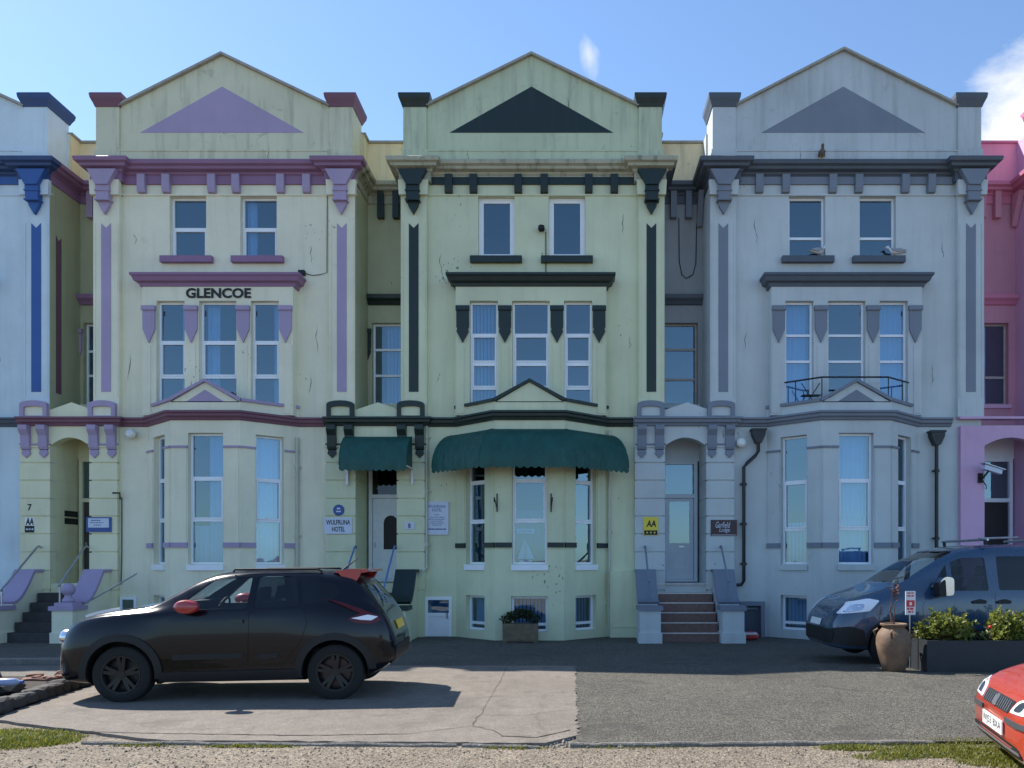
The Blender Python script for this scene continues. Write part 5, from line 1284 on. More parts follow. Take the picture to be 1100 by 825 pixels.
MB().lbox(F_, x0, x1, w_, w_ + .004, z0, z0 + (z1 - z0) * .45).build('star_strip', 'ink', R_)
m2 = MB()
for k in range(3): m2.lbox(F_, x0 + .03 + k * .07, x0 + .075 + k * .07, w_ - .003, w_, z0 + .06, z0 + .10)
m2.build('stars', 'sign_pale', R_)
T = board('guest_house_sign', 'blue framed white sign on the cream pier right of the dark doorway', 'sign', FPY, 93.5, 120, 571.5, 555.5, YP, 'sign_blue', .03)
R_, x0, x1, z0, z1, F_, w_ = T
MB().lbox(F_, x0 + .05, x1 - .05, w_ - .003, w_ + .002, z0 + .11, z1 - .03).build('white_panel', 'sign_pale', R_)
rows((R_, x0, x1, z0, z1, F_, w_ - .004), [(.78, .2, .6, .07), (.62, .15, .7, .05), (.46, .3, .6, .05)], 'ink_blue')
for k in range(2):
    xx = H1['pxr'] + .002; zb = PZ(563 - 8 * k, D + .6)
    R = thing('notice_plate', ['lower', 'upper'][k] + ' of two dark notice plates inside the cream porch', 'plate', (xx, D + .7, zb), group='notice plates in the cream porch')
    MB().box(xx, xx + .03, D + .42, D + .92, zb, zb + .15).build('board', 'ink', R)
    MB().box(xx + .03, xx + .034, D + .5, D + .84, zb + .06, zb + .08).build('text_line', 'grey_plastic', R)

# lamps, cameras, boxes
def globe(label, px, py, Y):
    x, z = PX(px, Y), PZ(py, Y)
    R = thing('wall_lamp', label, 'lamp', (x, Y, z), group='round wall lamps')
    MB().lathe([(0, 0), (.075, 0), (.075, .05), (0, .05)], n=16, fn=lambda a, b, c: (x + a, D - c, z + b)).build('base', 'cream_pipe', R)
    MB().lathe([(.02, .05), (.09, .07), (.125, .13), (.12, .18), (.08, .23), (0, .25)], n=20, fn=lambda a, b, c: (x + a, D - c, z + b)).build('lamp_globe', 'globe', R, smooth=True)
globe('round white wall lamp between cream porch and bay', 141.5, 466.5, D - .1); globe('round wall lamp below the string course right of the blue-grey porch', 796, 476, D - .1)
x, z = PX(583, D), PZ(247, D)
R = thing('security_camera', 'small black security camera between the green top windows', 'camera', (x, D, z), group='security cameras')
MB().box(x - .03, x + .05, D - .10, D, z - .02, z + .05).build('mount', 'black_plastic', R); MB().lathe([(0, 0), (.075, 0), (.085, .08), (.06, .13), (0, .13)], n=14, fn=lambda a, b, c: (x - .03 + a, D - .12 + b, z + .05 - c)).build('lens_dome', 'black_plastic', R, smooth=True)
MB().tube([(x + .08, D - .02, z - .05), (x + .08, D - .02, z - 1.0), (x + .07, D - .02, z - 1.5)], .012).build('cable', 'grey_plastic', R)
Yc = D - .13; x, z = PX(1058, Yc), PZ(505, Yc)
R = thing('security_camera', 'grey security camera on a bracket by the pink arch', 'camera', (x, Yc, z), group='security cameras')
mb = MB(); mb.tube([(x - .12, Yc, z - .22), (x - .12, Yc - .16, z - .2), (x - .02, Yc - .25, z - .02)], .025); mb.box(x - .18, x - .06, Yc - .03, Yc, z - .32, z - .08); mb.build('bracket', 'black_plastic', R)
mb = MB(); mb.prism([(-.16, .10), (.26, -.03), (.24, -.14), (-.18, -.01)], lambda a, b: (x + a, Yc - .33, z + b), lambda a, b: (x + a, Yc - .18, z + b)); mb.build('housing', 'sign_pale', R)
mb = MB(); mb.prism([(-.2, .13), (.32, -.04), (.32, -.02), (-.2, .15)], lambda a, b: (x + a, Yc - .36, z + b), lambda a, b: (x + a, Yc - .15, z + b)); mb.build('hood', 'steel', R)
mb = MB(); mb.tube([(x - .12, Yc - .1, z - .25), (x, Yc - .06, z - .4), (x + .02, Yc - .03, z - .48)], .012); mb.build('cable', 'black_plastic', R)
x, z = PX(325, D), PZ(294, D)
R = thing('junction_box', 'small black cable box right of the cream house hood moulding', 'box', (x, D, z))
MB().box(x - .08, x + .08, D - .10, D, z - .06, z + .06).build('case', 'black_plastic', R); MB().tube([(x + .08, D - .03, z), (x + .25, D - .02, z - .05), (x + .45, D - .02, z - .03), (x + .62, D - .02, z + .02), (x + .63, D - .02, z + 2.2)], .009).build('cable', 'grey_plastic', R)
gcx = (H3['pxr'] + H3['xl']) / 2; yg = D + 1.02
c_ = tag(MB().tube([(gcx - .05, yg, 10.75), (gcx - .04, yg, 9.6), (gcx + .03, yg, 9.25), (gcx + .15, yg, 9.15), (gcx + .32, yg, 9.25), (gcx + .40, yg, 9.55), (gcx + .42, yg, 10.6)], .011).build('hanging_cable', 'black_plastic'), 'loose black cable looping down the recessed grey wall', 'cable')
mb = MB(); mb.tube([(-1.72, D - .02, 8.0), (-1.72, D - .02, 7.9)], .01)
for px, lb in ((534, 'black iron bracket on left pier of green bay'), (592, 'black iron bracket on right pier of green bay')):
    Yb = D - .95; x, z = PX(px, Yb), PZ(540, Yb); s = -1 if px < 560 else 1
    R = thing('plant_bracket', lb, 'bracket', (x, Yb, z), group='scrolled iron brackets on the bay')
    MB().tube([(x, Yb - .0, z + .22), (x, Yb - .02, z - .22)], .016).build('stem', 'black_iron', R)
    MB().tube([(x, Yb - .02, z - .15), (x + s * .02, Yb - .12, z - .02), (x + s * .04, Yb - .28, z + .10), (x + s * .04, Yb - .34, z + .04), (x + s * .03, Yb - .30, z - .0)], .014).build('scroll', 'black_iron', R)
# window ornaments of the green bay
Yw = D - .92 + .225; x, z = PX(564.5, Yw), PZ(606, Yw)
R = thing('toy_sailboat', 'white model sailing boat standing inside the middle bay window', 'ornament', (x, Yw, z))
mb = MB(); mb.pxz([(x - .15, z + .09), (x - .10, z), (x + .10, z), (x + .17, z + .09)], Yw - .03, Yw + .03); mb.build('hull', 'sail', R)
MB().tube([(x, Yw, z + .08), (x, Yw, z + .62)], .008).build('mast', 'sail', R)
MB().pxz([(x - .02, z + .12), (x - .02, z + .60), (x - .20, z + .12)][::-1], Yw - .005, Yw + .005).build('jib', 'sail', R); MB().pxz([(x + .02, z + .12), (x + .22, z + .12), (x + .02, z + .55)], Yw - .005, Yw + .005).build('main_sail', 'sail', R)
Yw = D - .92 + .20; T = board('window_card', 'white card in the middle bay window of the green house', 'card', FRONT(Yw), 555, 574, 573, 568, Yw, 'sign_pale', .006); rows(T, [(.5, .15, .85, .35)], 'ink_blue')

# stairs, stair walls, rails
def stair_wall(label, x0, x1, cop, wallm, ball=False, cat='stair wall'):
    Y0 = D - .125; g = -.26
    R = thing('stair_wall', label, cat, ((x0 + x1) / 2, Y0, g), group='low walls beside the front steps')
    curve = [(Y0 - .28 - .72 * k / 10, .66 + .70 * (1 - math.sin(math.pi / 2 * k / 10)) ** 1.0 if False else 1.36 - .74 * math.sin(math.pi / 2 * k / 10)) for k in range(11)]
    body = [(Y0, g - .1), (Y0, 1.36), (Y0 - .28, 1.36)] + curve[1:] + [(Y0 - 1.0, g - .1)]
    mb = MB(); mb.pyz(body, x0 + .03, x1 - .03); mb.build('wall', wallm, R)
    cp = [(Y0, 1.363), (Y0 - .28, 1.363)] + [(y - .003, z + .003) for y, z in curve[1:]]
    up = [(Y0 - 1.06, .68)] + [(y - .05, z + .06) for y, z in curve[:0:-1]] + [(Y0 - .31, 1.44), (Y0, 1.44)]
    mb = MB(); mb.pyz(cp + up, x0, x1); mb.build('coping', cop, R)
    mb = MB(); mb.box(x0 + .01, x1 - .01, Y0 - 1.46, Y0 - .995, g - .1, .50); mb.box(x0 - .02, x1 + .02, Y0 - 1.49, Y0 - .99, g - .1, g + .25); ped = mb.build('pedestal', wallm, R)
    mb = MB(); mb.box(x0 - .04, x1 + .04, Y0 - 1.51, Y0 - .98, .50, .60)
    if ball: mb.box(x0 + .04, x1 - .04, Y0 - 1.42, Y0 - 1.06, .60, .68)
    mb.build('pedestal_cap', cop, R)
    if ball:
        m = (x0 + x1) / 2
        mb = MB(); mb.lathe([(0, .68), (.12, .68), (.13, .74), (.08, .80), (.075, .84)] + [(.15 * math.sin(t), .98 - .15 * math.cos(t)) for t in [.55 + (math.pi - .6) * k / 10 for k in range(11)]], (m, Y0 - 1.24, 0), 20); mb.build('ball_finial', cop, R, smooth=True)
    return R
def steps(label, x0, x1, mat, nos=None):
    R = thing('front_steps', label, 'steps', ((x0 + x1) / 2, D - .12, -.26), group='flights of front steps')
    for i in range(6):
        zt = 1.075 - .222 * (i + 1) + .0; y1 = D - .07; y0 = D - .12 - .25 * (i + 1)
        if zt < -.22: break
        zb = zt - .222 if i < 5 else -.4
        mb = MB(); mb.box(x0, x1, y0, y0 + .26 if i else y1, -.4 + .001 * i, zt); st = mb.build('step', mat, R)
        if nos: MB().box(x0 + .002, x1 - .002, y0 - .012, y0 + .03, zt - .022, zt + .006).build('nosing', nos, st)
    if nos: MB().box(x0 + .01, x1 - .01, D - .135, D - .09, 1.055, 1.087).build('nosing', nos, R)
    return R
def rail(label, pts, mat, r=.02, posts=()):
    R = thing('handrail', label, 'handrail', pts[-1], group='handrails by the front steps')
    MB().tube(pts, r, 8).build('rail', mat, R, smooth=True, angle=60)
    for p, zb in posts: MB().tube([p, (p[0], p[1], zb)], r * .9, 8).build('post', mat if mat != 'black_iron' else 'white_paint', R)
o1 = (H1['pxr'], H1['xl'] - .1); o2 = (H2['pxr'], H2['xl'] - .1); o3 = (H3['pxr'], H3['xl'] - .1)
steps('dark worn steps up to the cream porch', o1[0] - .12, o1[1] + .04, 'dark_step'); steps('dark steps hidden behind the black car at the hotel door', o2[0] + .02, o2[1] + .02, 'dark_step'); steps('brown tiled steps with pale edges up to the blue-grey door', 2.07, 3.44, 'tile_step', 'tile_nosing')
stair_wall('lilac coped stair wall left of the dark steps, cut by the photo edge', o1[0] - .64, o1[0] - .14, 'lilac', 'cream'); stair_wall('lilac coped stair wall with a ball finial', o1[1] + .06, o1[1] + .56, 'lilac', 'cream', True)
stair_wall('dark green coped stair wall left of the hotel door, behind the car', o2[0] - .5, o2[0], 'black_green', 'green_wall'); stair_wall('dark green coped stair wall right of the hotel door', o2[1] + .04, o2[1] + .56, 'black_green', 'green_wall')
stair_wall('slate-grey coped stair wall left of the tiled steps', 1.55, 2.05, 'slate_grey', 'blue_grey_wall'); stair_wall('slate-grey coped stair wall right of the tiled steps', 3.46, 3.98, 'slate_grey', 'blue_grey_wall')
def slope_rail(x, mat, lb, y1=1.3, z1=1.0, post=None):
    rail(lb, [(x, D - .12, 1.98), (x, D - .20, 2.02), (x, D - .28, 1.98), (x, D - .12 - y1, z1)], mat, .024, [((x, D - .12 - y1 + .05, z1 + .03), post)] if post is not None else ())
slope_rail(o1[0] - .20, 'steel', 'metal handrail left of the dark steps with white post', 1.35, .95, .3); slope_rail(o1[1] - .02, 'steel', 'metal handrail right of the dark steps', 1.1, 1.05, .3)
slope_rail(o2[0] + .04, 'blue_rail', 'blue handrail left of the hotel door'); slope_rail(o2[1] - .03, 'blue_rail', 'blue handrail right of the hotel door', 1.35, .85)
slope_rail(1.81, 'slate_grey', 'grey handrail standing on the stair wall under the yellow sign', 1.0, 1.15, .6); slope_rail(3.70, 'slate_grey', 'grey handrail standing on the stair wall under the brown sign', 1.0, 1.15, .6)
Yr = D - .75
rail('thin sloping rail above the basement area of the cream house', [(PX(67, Yr) - .1, Yr - .2, PZ(668, Yr)), (PX(147, Yr), Yr, PZ(616, Yr))], 'steel', .018)
R = thing('low_wall', 'plain pale green low wall between green bay and blue steps', 'low wall', (PX(669, D), D, -.26))
MB().box(PX(655.5, D - .25), PX(684, D - .25), D - .24, D - .002, -.4, PZ(614, D - .2)).build('wall', 'green_wall', R)
mb = MB(); mb.box(PX(656.5, D - .25), PX(683, D - .25), D - .262, D - .24, .0, .03); mb.box(PX(656.5, D - .25), PX(657.5, D - .25), D - .262, D - .24, .03, 1.3); mb.build('moulding', 'green_wall', R)
# basement door of the green house, basement opening of the blue-grey one
Wd = FRONT(D - .03); R = H2['root']; a, b = PX(457, D), PX(485.5, D)
mb = MB(); 
for q in ((a, a + .07, -.25, PZ(641, D)), (b - .07, b, -.25, PZ(641, D)), (a + .07, b - .07, PZ(641, D) - .08, PZ(641, D)), (a + .07, b - .07, .26, .34)): mb.lbox(Wd, q[0], q[1], -.02, .03, q[2], q[3])
dr = mb.build('basement_door', 'upvc', R); MB().lbox(Wd, a + .07, b - .07, .005, .02, .34, PZ(641, D) - .08).build('pane', 'pane_bluish', dr); MB().lbox(Wd, a + .07, b - .07, .0, .02, -.25, .26).build('door_panel', 'door_white', dr)
MB().lbox(Wd, a + .07, b - .07, .022, .03, .34, PZ(641, D) - .08).build('door_back', 'blue_blind', dr); MB().lbox(Wd, b - .13, b - .09, -.05, .0, .2, .34).build('handle', 'chrome', dr)
R = H3['root']; a, b = PX(793, D), PX(820, D); Wd = FRONT(D - .02); zt = PZ(646, D)
mb = MB(); mb.lbox(Wd, a, b, -.16, .02, zt - .10, zt); mb.lbox(Wd, b - .10, b, -.15, .02, -.3, zt - .1); mb.lbox(Wd, a + .02, b - .16, -.06, .02, zt - .2, zt - .15); mb.build('basement_surround', 'slate_grey', R)
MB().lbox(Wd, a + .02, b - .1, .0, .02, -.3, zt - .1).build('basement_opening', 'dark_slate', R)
R = thing('carrier_bag', 'small red and white bag lying by the foot of the tiled steps', 'bag', (PX(806, 18.2), 18.2, -.26))
mb = MB(); bm = bmesh.new(); bmesh.ops.create_icosphere(bm, subdivisions=2, radius=1)
mb.add([(PX(806, 18.2) + v.co.x * .22, 18.2 + v.co.y * .13, -.16 + v.co.z * .11 + .02 * math.sin(v.co.x * 7)) for v in bm.verts], [[v.index for v in f.verts] for f in bm.faces]); bm.free(); mb.build('body', 'bag_red', R, smooth=True)
MB().box(PX(800, 18.2), PX(812, 18.2), 18.05, 18.35, -.12, -.075).build('top_fold', 'white_paint', R)
# balcony rail of the blue-grey house
cx = H3['cx']; bpth = [(cx - 1.83, D - .06), (cx - .80, D - .86), (cx + .80, D - .86), (cx + 1.83, D - .06)]
R = thing('balcony_rail', 'thin grey iron balcony rail on the bay roof', 'railing', (cx, D - .5, 5.5))
MB().tube([(x, y, 6.07) for x, y in bpth], .022).build('top_rail', 'black_iron', R)
for (xa, ya), (xb, yb_) in zip(bpth, bpth[1:]):
    for t in ((0, .5) if (xa, ya) != bpth[-2] else (0, .5, 1)):
        x, y = xa + (xb - xa) * t, ya + (yb_ - ya) * t
        if abs(x - cx) < .1: continue
        MB().tube([(x, y, 5.3), (x, y, 6.07)], .014).build('post', 'black_iron', R)
R = thing('folding_chair', 'thin folded chair standing on the balcony of the blue-grey house', 'chair', (cx - 1.0, D - .5, 5.4))
m = MB(); xx = cx - .95
m.tube([(xx - .25, D - .55, 5.3), (xx + .2, D - .55, 6.0)], .012); m.tube([(xx + .2, D - .55, 5.3), (xx - .25, D - .55, 6.0)], .012); m.build('frame', 'black_iron', R)
MB().box(xx - .24, xx + .2, D - .66, D - .45, 5.68, 5.70).build('seat', 'black_iron', R)

# gulls
def gull(label, x, y, z, face, brown=False, s=1.0):
    R = thing('seagull', label, 'gull', (x, y, z), face, group='gulls on the blue-grey house', local=True)
    sp = [(-.26, .13, .012, .03), (-.18, .135, .035, .04), (-.06, .14, .065, .07), (.04, .15, .07, .075), (.11, .18, .05, .055), (.14, .225, .036, .04), (.165, .265, .040, .042), (.20, .27, .030, .032), (.225, .262, .012, .014), (.265, .255, .005, .006)]
    mb = MB(); n = 12; rg = []
    for i, (px, pz, ry, rz) in enumerate(sp):
        for k in range(n):
            a = 2 * math.pi * k / n; rg.append((px * s, ry * math.cos(a) * s, (pz + rz * math.sin(a)) * s))
    mb.v = rg
    for i in range(len(sp) - 1):
        for k in range(n):
            a, b = i * n + k, i * n + (k + 1) % n
            mb.f.append([a, b, b + n, a + n]); up = math.sin(2 * math.pi * (k + .5) / n)
            mb.m.append(2 if i >= 8 else (1 if (up > .05 and i < 4) else 0))
    mb.f += [list(range(n)), [(len(sp) - 1) * n + k for k in range(n)]]; mb.m += [1, 2]
    mb.build('body', ['gull_brown' if brown else 'gull_white', 'gull_brown' if brown else 'gull_grey', 'beak'], R, smooth=True)
    for q in (-1, 1):
        MB().prism([(-.30, .12), (-.05, .10), (.09, .15), (.05, .195), (-.10, .19)], lambda a, b: (a * s, q * .060 * s, b * s), lambda a, b: (a * s, q * .082 * s, b * s)).build('wing', 'gull_brown' if brown else 'gull_grey', R)
        MB().tube([(.0, q * .03 * s, .09 * s), (.01, q * .03 * s, .0)], .006 * s).build('leg', 'beak', R)
gull('brown young gull standing on the dark cornice', PX(884, 18.7), D - .22, 11.665, math.radians(-100), True, .95)
gull('white gull on the sill of the left top window', PX(880, 18.95), D - .02, 9.305, math.radians(20), False, 1.0)
gull('white gull on the sill of the right top window, facing away left', PX(962, 18.95), D - .02, 9.305, math.radians(165), False, .95)

# plants
def leaves(cloud, n, l0, l1, mat, name, parent):
    mb = MB()
    for _ in range(n):
        c = cloud(); v = Vector((random.gauss(0, 1), random.gauss(0, 1), random.gauss(.5, .8))).normalized()
        t = v.cross(Vector((random.gauss(0, 1), random.gauss(0, 1), random.gauss(0, 1)))).normalized(); nn = v.cross(t)
        l = random.uniform(l0, l1); w_ = l * random.uniform(.28, .4); c = Vector(c)
        mb.add([c, c + v * l * .5 + t * w_ + nn * .1 * l, c + v * l, c + v * l * .5 - t * w_ + nn * .1 * l], [(0, 1, 2), (0, 2, 3)])
    return mb.build(name, mat, parent)
def blob_cloud(blobs):
    ws = [b[3] * b[4] * b[5] for b in blobs]
    def f():
        b = random.choices(blobs, ws)[0]
        while True:
            p = [random.uniform(-1, 1) for _ in range(3)]; d = sum(q * q for q in p)
            if .25 < d < 1 and random.random() < d + .15: break
        return (b[0] + p[0] * b[3], b[1] + p[1] * b[4], b[2] + p[2] * b[5])
    return f
Yt = 12.05; g = gz(Yt)
R = thing('planter_trough', 'long dark planter trough in front of the blue van', 'planter', (7.5, Yt, g))
x0, x1 = PX(987, Yt), 9.8
mb = MB(); mb.box(x0, x1, Yt - .28, Yt - .24, g, g + .50); mb.box(x0, x1, Yt + .24, Yt + .28, g, g + .50); mb.box(x0, x0 + .04, Yt - .24, Yt + .24, g, g + .50); mb.box(x1 - .04, x1, Yt - .24, Yt + .24, g, g + .50); mb.build('trough', 'trough', R)
MB().box(x0 + .03, x1 - .03, Yt - .245, Yt + .245, g + .1, g + .45).build('soil', 'soil', R)
mb = MB(); mb.box(x0 - .01, x1 + .01, Yt + .23, Yt + .30, g + .50, g + .525); mb.build('rim', 'kerb_stone', R)
def shrub(label, x, w_, h, n, seed):
    random.seed(seed)
    R = thing('shrub', label, 'shrub', (x, Yt, g + .45), group='yellow-green shrubs in the trough')
    bl = [(x + random.uniform(-w_, w_) * .75, Yt + random.uniform(-.15, .15), g + .52 + random.uniform(.0, h * .55) * (1), random.uniform(.12, .2), random.uniform(.12, .2), random.uniform(.10, .17)) for _ in range(12)]
    leaves(blob_cloud(bl), n, .05, .10, 'shrub_leaf', 'foliage', R)
    sp = [(x + random.uniform(-w_, w_), Yt + random.uniform(-.15, .15), g + .55 + random.uniform(.05, h * .75), .035, .035, random.uniform(.08, .16)) for _ in range(16)]
    leaves(blob_cloud(sp), int(n * .25), .05, .10, 'shrub_leaf', 'foliage', R); bl = bl + sp
    mb = MB()
    for b in bl: mb.tube([(x + (b[0] - x) * .3, Yt, g + .45), (b[0], b[1], b[2])], .008, 5)
    mb.build('stems', 'twig', R)
shrub('yellow-green shrub in the trough next to the clay pot', PX(1013, Yt), .42, .42, 1500, 3)
shrub('yellow-green shrub in the trough cut by the right photo edge', PX(1092, Yt), .38, .5, 1400, 5)
R = thing('creeping_plant', 'low dark plant in the trough between the two shrubs', 'plant', (PX(1053, Yt), Yt, g + .45)); xx = PX(1055, Yt)
leaves(blob_cloud([(xx + q, Yt, g + .52, .16, .14, .06) for q in (-.2, 0, .2)]), 350, .04, .07, 'dark_leaf', 'foliage', R)
R = thing('flower', 'single red flower in the trough', 'flower', (PX(1060, Yt), Yt, g + .5)); xx = PX(1060, Yt)
MB().tube([(xx, Yt - .1, g + .45), (xx, Yt - .1, g + .68)], .006).build('stem', 'twig', R); MB().lathe([(0, g + .67), (.02, g + .675), (.03, g + .70), (.02, g + .72), (0, g + .722)], (xx, Yt - .1, 0), 10).build('bloom', 'sign_red', R, smooth=True)
Ys = 12.12; xx = PX(978, Ys)
R = thing('parking_sign', 'small white and red notice on a stake behind the clay pot', 'sign', (xx, Ys, gz(Ys)))
MB().tube([(xx, Ys + .02, gz(Ys)), (xx, Ys + .02, PZ(640, Ys))], .012).build('stake', 'steel', R)
sz0, sz1 = PZ(660.5, Ys), PZ(635, Ys); Fs = FRONT(Ys)
MB().box(xx - .08, xx + .08, Ys - .005, Ys + .008, sz0, sz1).build('board', 'white_paint', R)
MB().box(xx - .065, xx + .065, Ys - .008, Ys - .004, sz0 + .13, sz0 + .235).build('red_panel', 'sign_red', R)
T = (R, xx - .07, xx + .07, sz0, sz1, Fs, -.0085); rows(T, [(.92, .1, .9, .05), (.80, .1, .9, .06), (.26, .1, .9, .09), (.13, .2, .8, .07)], 'sign_red'); MB().box(xx - .02, xx + .02, Ys - .0105, Ys - .0075, sz0 + .155, sz0 + .205).build('pictogram', 'white_paint', R)
Yq = 11.95; xx = PX(960, Yq); g = gz(Yq)
R = thing('clay_pot', 'tall weathered terracotta urn at the end of the trough', 'pot', (xx, Yq, g))
pf = [(0, 0), (.15, 0), (.17, .02), (.20, .12), (.24, .28), (.265, .42), (.262, .52), (.235, .60), (.19, .66), (.165, .685), (.17, .705), (.20, .72), (.205, .745), (.19, .755), (.165, .74), (.155, .68), (.10, .64), (0, .64)]
MB().lathe([(r, z + g) for r, z in pf], (xx, Yq, 0), 36).build('urn', 'terracotta', R, smooth=True, angle=50)
for a in (-.5, 1.0, 2.6, 4.2):
    c0 = (xx + .235 * math.cos(a), Yq + .235 * math.sin(a), g + .60)
    MB().tube([(c0[0], c0[1], g + .66), (c0[0] + .06 * math.cos(a), c0[1] + .06 * math.sin(a), g + .62), (c0[0] + .03 * math.cos(a), c0[1] + .03 * math.sin(a), g + .54)], .018, 8).build('lug', 'terracotta', R, smooth=True)
R = thing('dried_plant', 'dead reddish stalks standing in the clay urn', 'plant', (xx, Yq, g + .66))
mb = MB()
for k in range(6):
    a = random.random() * 6.28; dx = random.uniform(-.1, .1)
    mb.tube([(xx + .05 * math.cos(a), Yq + .05 * math.sin(a), g + .64), (xx + dx * .6, Yq + .03, g + .95), (xx + .04 + dx * .5, Yq, g + 1.1 + random.random() * .3)], [.007, .006, .003], 5)
mb.build('stalks', 'dry_stalk', R)
leaves(blob_cloud([(xx + .04, Yq, g + 1.25, .05, .05, .16)]), 60, .03, .07, 'dry_stalk', 'dead_leaves', R)
# wooden window box on the ground before the green bay
Yb = D - 1.25; a, b = PX(540.5, Yb), PX(578, Yb); zb0, zb1 = gz(Yb), PZ(669.5, Yb)
R = thing('wooden_planter', 'brown wooden planter box below the green bay window', 'planter', ((a + b) / 2, Yb, zb0))
mb = MB(); n = 3
for k in range(n): mb.box(a, b, Yb - .15, Yb + .15, zb0 + .05 + (zb1 - zb0 - .05) * k / n + .004, zb0 + .05 + (zb1 - zb0 - .05) * (k + 1) / n)
mb.box(a + .02, b - .02, Yb - .13, Yb + .13, zb0 + .02, zb1 - .02); mb.build('box', 'wood_box', R)
for x in (a + .05, b - .05): MB().box(x - .04, x + .04, Yb - .14, Yb + .14, zb0, zb0 + .05).build('foot', 'wood_box', R)
R = thing('bushy_plant', 'dark leafy plant growing in the wooden planter box', 'plant', ((a + b) / 2, Yb, zb1))
leaves(blob_cloud([(a + (b - a) * q, Yb, zb1 + .09 + h, .16, .14, .11) for q, h in ((.12, .0), (.3, .07), (.5, .13), (.68, .12), (.88, .02))]), 1100, .04, .08, 'dark_leaf', 'foliage', R)

# small fittings on the cream house
x, z = PX(127, D), PZ(530, D)
R = thing('wall_bracket', 'small black pipe bracket with a thin cable on the cream wall left of the bay', 'bracket', (x, D, z))
MB().tube([(x - .06, D - .02, z), (x - .06, D - .12, z), (x + .12, D - .14, z), (x + .13, D - .14, z - .16)], .022, 8).build('arm', 'black_plastic', R)
MB().tube([(x + .10, D - .02, z - .1), (x + .10, D - .02, z - 1.5), (x + .08, D - .02, z - 2.3)], .012, 6).build('cable', 'grey_plastic', R)
R = H1['root']; a, b = PX(130, D), PX(147.5, D); z0, z1 = -.05, PZ(641, D); Wd = FRONT(D - .03)
mb = MB()
for q in ((a, a + .06, z0, z1), (b - .06, b, z0, z1), (a + .06, b - .06, z1 - .07, z1), (a + .06, b - .06, z0, z0 + .07)): mb.lbox(Wd, q[0], q[1], -.03, .03, q[2], q[3])
bw_ = mb.build('basement_window', 'upvc', R); MB().lbox(Wd, a + .06, b - .06, .0, .01, z0 + .07, z1 - .07).build('pane', 'pane_bluish', bw_); MB().lbox(Wd, a + .06, b - .06, .018, .028, z0 + .07, z1 - .07).build('back_panel', 'ink', bw_)
# ------------------------------------------------------------------ world, sun, camera
w = bpy.data.worlds.new('World'); SC.world = w; w.use_nodes = True
nt = NT(w); bg = nt.n['Background']
sx, sy, sz = -.78, .52, 1.0
el = math.atan2(sz, math.hypot(sx, sy)); az = math.atan2(sx, sy)      # azimuth from +Y towards +X
sky = nt.new('ShaderNodeTexSky'); sky.sky_type = 'NISHITA'; sky.sun_disc = False
sky.sun_elevation = el; sky.sun_rotation = az; sky.altitude = 20; sky.air_density = 1.0; sky.dust_density = .12; sky.ozone_density = 2.6
tc = nt.new('ShaderNodeTexCoord'); sep = nt.new('ShaderNodeSeparateXYZ'); nt.link(tc.outputs['Generated'], sep.inputs[0])
def vm(op, a, b=None):
    n = nt.new('ShaderNodeVectorMath'); n.operation = op
    for i, q in enumerate((a, b)):
        if q is None: continue
        if isinstance(q, tuple): n.inputs[i].default_value = q
        else: nt.link(q, n.inputs[i])
    return n
def mth(op, a, b=0.0, clamp=False):
    n = nt.new('ShaderNodeMath'); n.operation = op; n.use_clamp = clamp
    for i, q in enumerate((a, b)):
        if isinstance(q, (int, float)): n.inputs[i].default_value = q
        else: nt.link(q, n.inputs[i])
    return n.outputs[0]
cn = nt.new('ShaderNodeTexNoise'); cn.inputs['Scale'].default_value = 9; cn.inputs['Detail'].default_value = 9; cn.inputs['Roughness'].default_value = .62; cn.inputs['Distortion'].default_value = .4
nt.link(tc.outputs['Generated'], cn.inputs['Vector'])
def cloud(d, rad, soft, gain, stretch=(1, 1, 1), rot=0):
    d = Vector(d).normalized()
    df = vm('SUBTRACT', tc.outputs['Generated'], tuple(d))
    mp = nt.new('ShaderNodeMapping'); mp.vector_type = 'TEXTURE'; mp.inputs['Rotation'].default_value = (0, rot, 0); mp.inputs['Scale'].default_value = tuple(1 / q for q in stretch)
    nt.link(df.outputs[0], mp.inputs['Vector'])
    ln = vm('LENGTH', mp.outputs[0]).outputs['Value']
    v = mth('SUBTRACT', rad, ln)
    v = mth('ADD', v, mth('MULTIPLY', mth('SUBTRACT', cn.outputs['Fac'], .5), gain))
    return mth('DIVIDE', v, soft, True)
C1 = cloud((.67, 1, .575), .112, .04, .13)
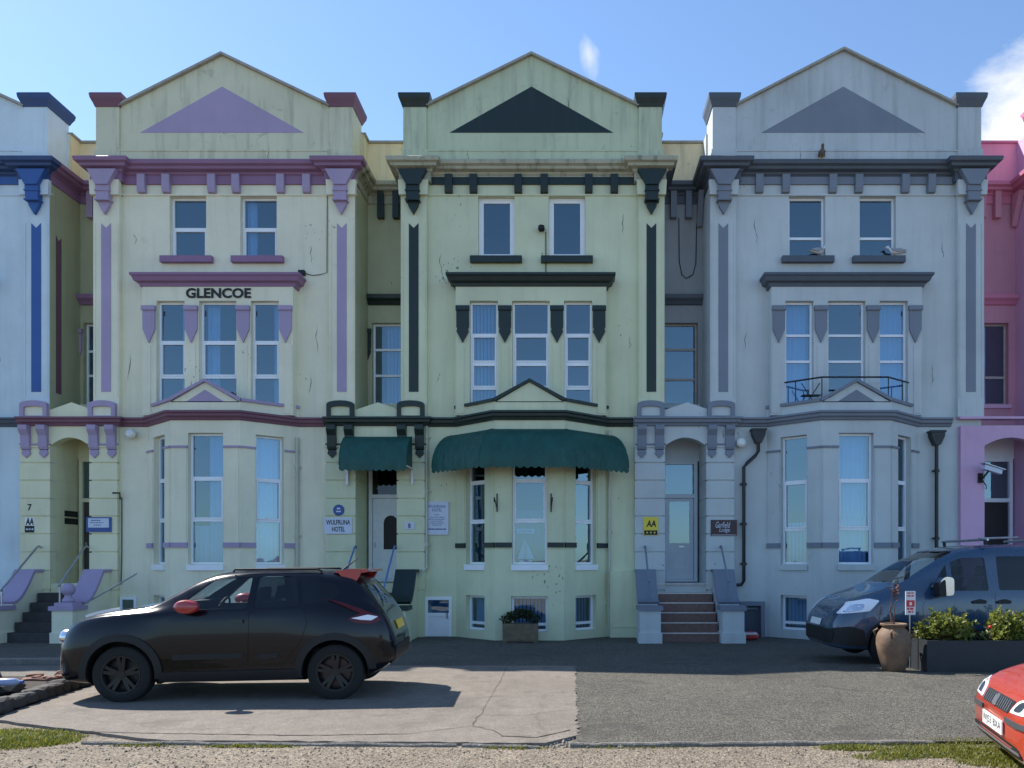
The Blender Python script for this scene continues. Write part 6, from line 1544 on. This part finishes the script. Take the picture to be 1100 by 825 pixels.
C2 = cloud(((632 - VPX) / F_PX, 1, (602 - 58) / F_PX), .024, .035, .11, (2.0, 1, .75), math.radians(-26))
C3 = cloud(((505 - VPX) / F_PX, 1, (602 - 85) / F_PX), .0, .06, .07, (.8, 1, 2.0))
tot = mth('MAXIMUM', mth('MAXIMUM', C1, mth('MULTIPLY', C2, .75)), mth('MULTIPLY', C3, .25))
hs = nt.new('ShaderNodeHueSaturation'); hs.inputs['Saturation'].default_value = 1.08; nt.link(sky.outputs['Color'], hs.inputs['Color'])
hz = mth('POWER', mth('SUBTRACT', 1.0, mth('ABSOLUTE', sep.outputs['Z']), True), 6.0)
blue = mixc(nt, hz, hs.outputs['Color'], mixc(nt, 1.0, hs.outputs['Color'], (.38, .64, 1.0), 'MULTIPLY'))
blue = mixc(nt, 1.0, blue, (1.0, .945, .915), 'MULTIPLY')
cm = mixc(nt, tot, blue, tuple(CLOUD * v for v in (1.0, 1.0, 1.02)))
nt.link(cm, bg.inputs['Color']); bg.inputs['Strength'].default_value = SKY
ld = bpy.data.lights.new('sun', 'SUN'); ld.energy = SUN; ld.angle = math.radians(.53); ld.color = (1, .95, .88)
lo = bpy.data.objects.new('sun', ld); COL.objects.link(lo)
lo.rotation_euler = Vector((-sx, -sy, -sz)).to_track_quat('-Z', 'Y').to_euler()
cam = bpy.data.cameras.new('camera'); cam.sensor_width = 36; cam.lens = F_PX / 1100 * 36
cam.shift_x = -(VPX - 550) / 1100; cam.shift_y = (VPY - 412.5) / 1100; cam.clip_end = 2000; cam.clip_start = .05
co = bpy.data.objects.new('camera', cam); COL.objects.link(co); co.location = (0, 0, EYE); co.rotation_euler = (math.pi / 2, 0, 0)
SC.camera = co
SC.view_settings.view_transform = 'Standard'; SC.view_settings.look = 'None'; SC.view_settings.exposure = EXPO; SC.view_settings.gamma = 1
SC.view_settings.use_curve_mapping = False
SC.cycles.max_bounces = 8; SC.cycles.transparent_max_bounces = 16; SC.cycles.use_denoising = True
SC.cycles.sample_clamp_indirect = 6
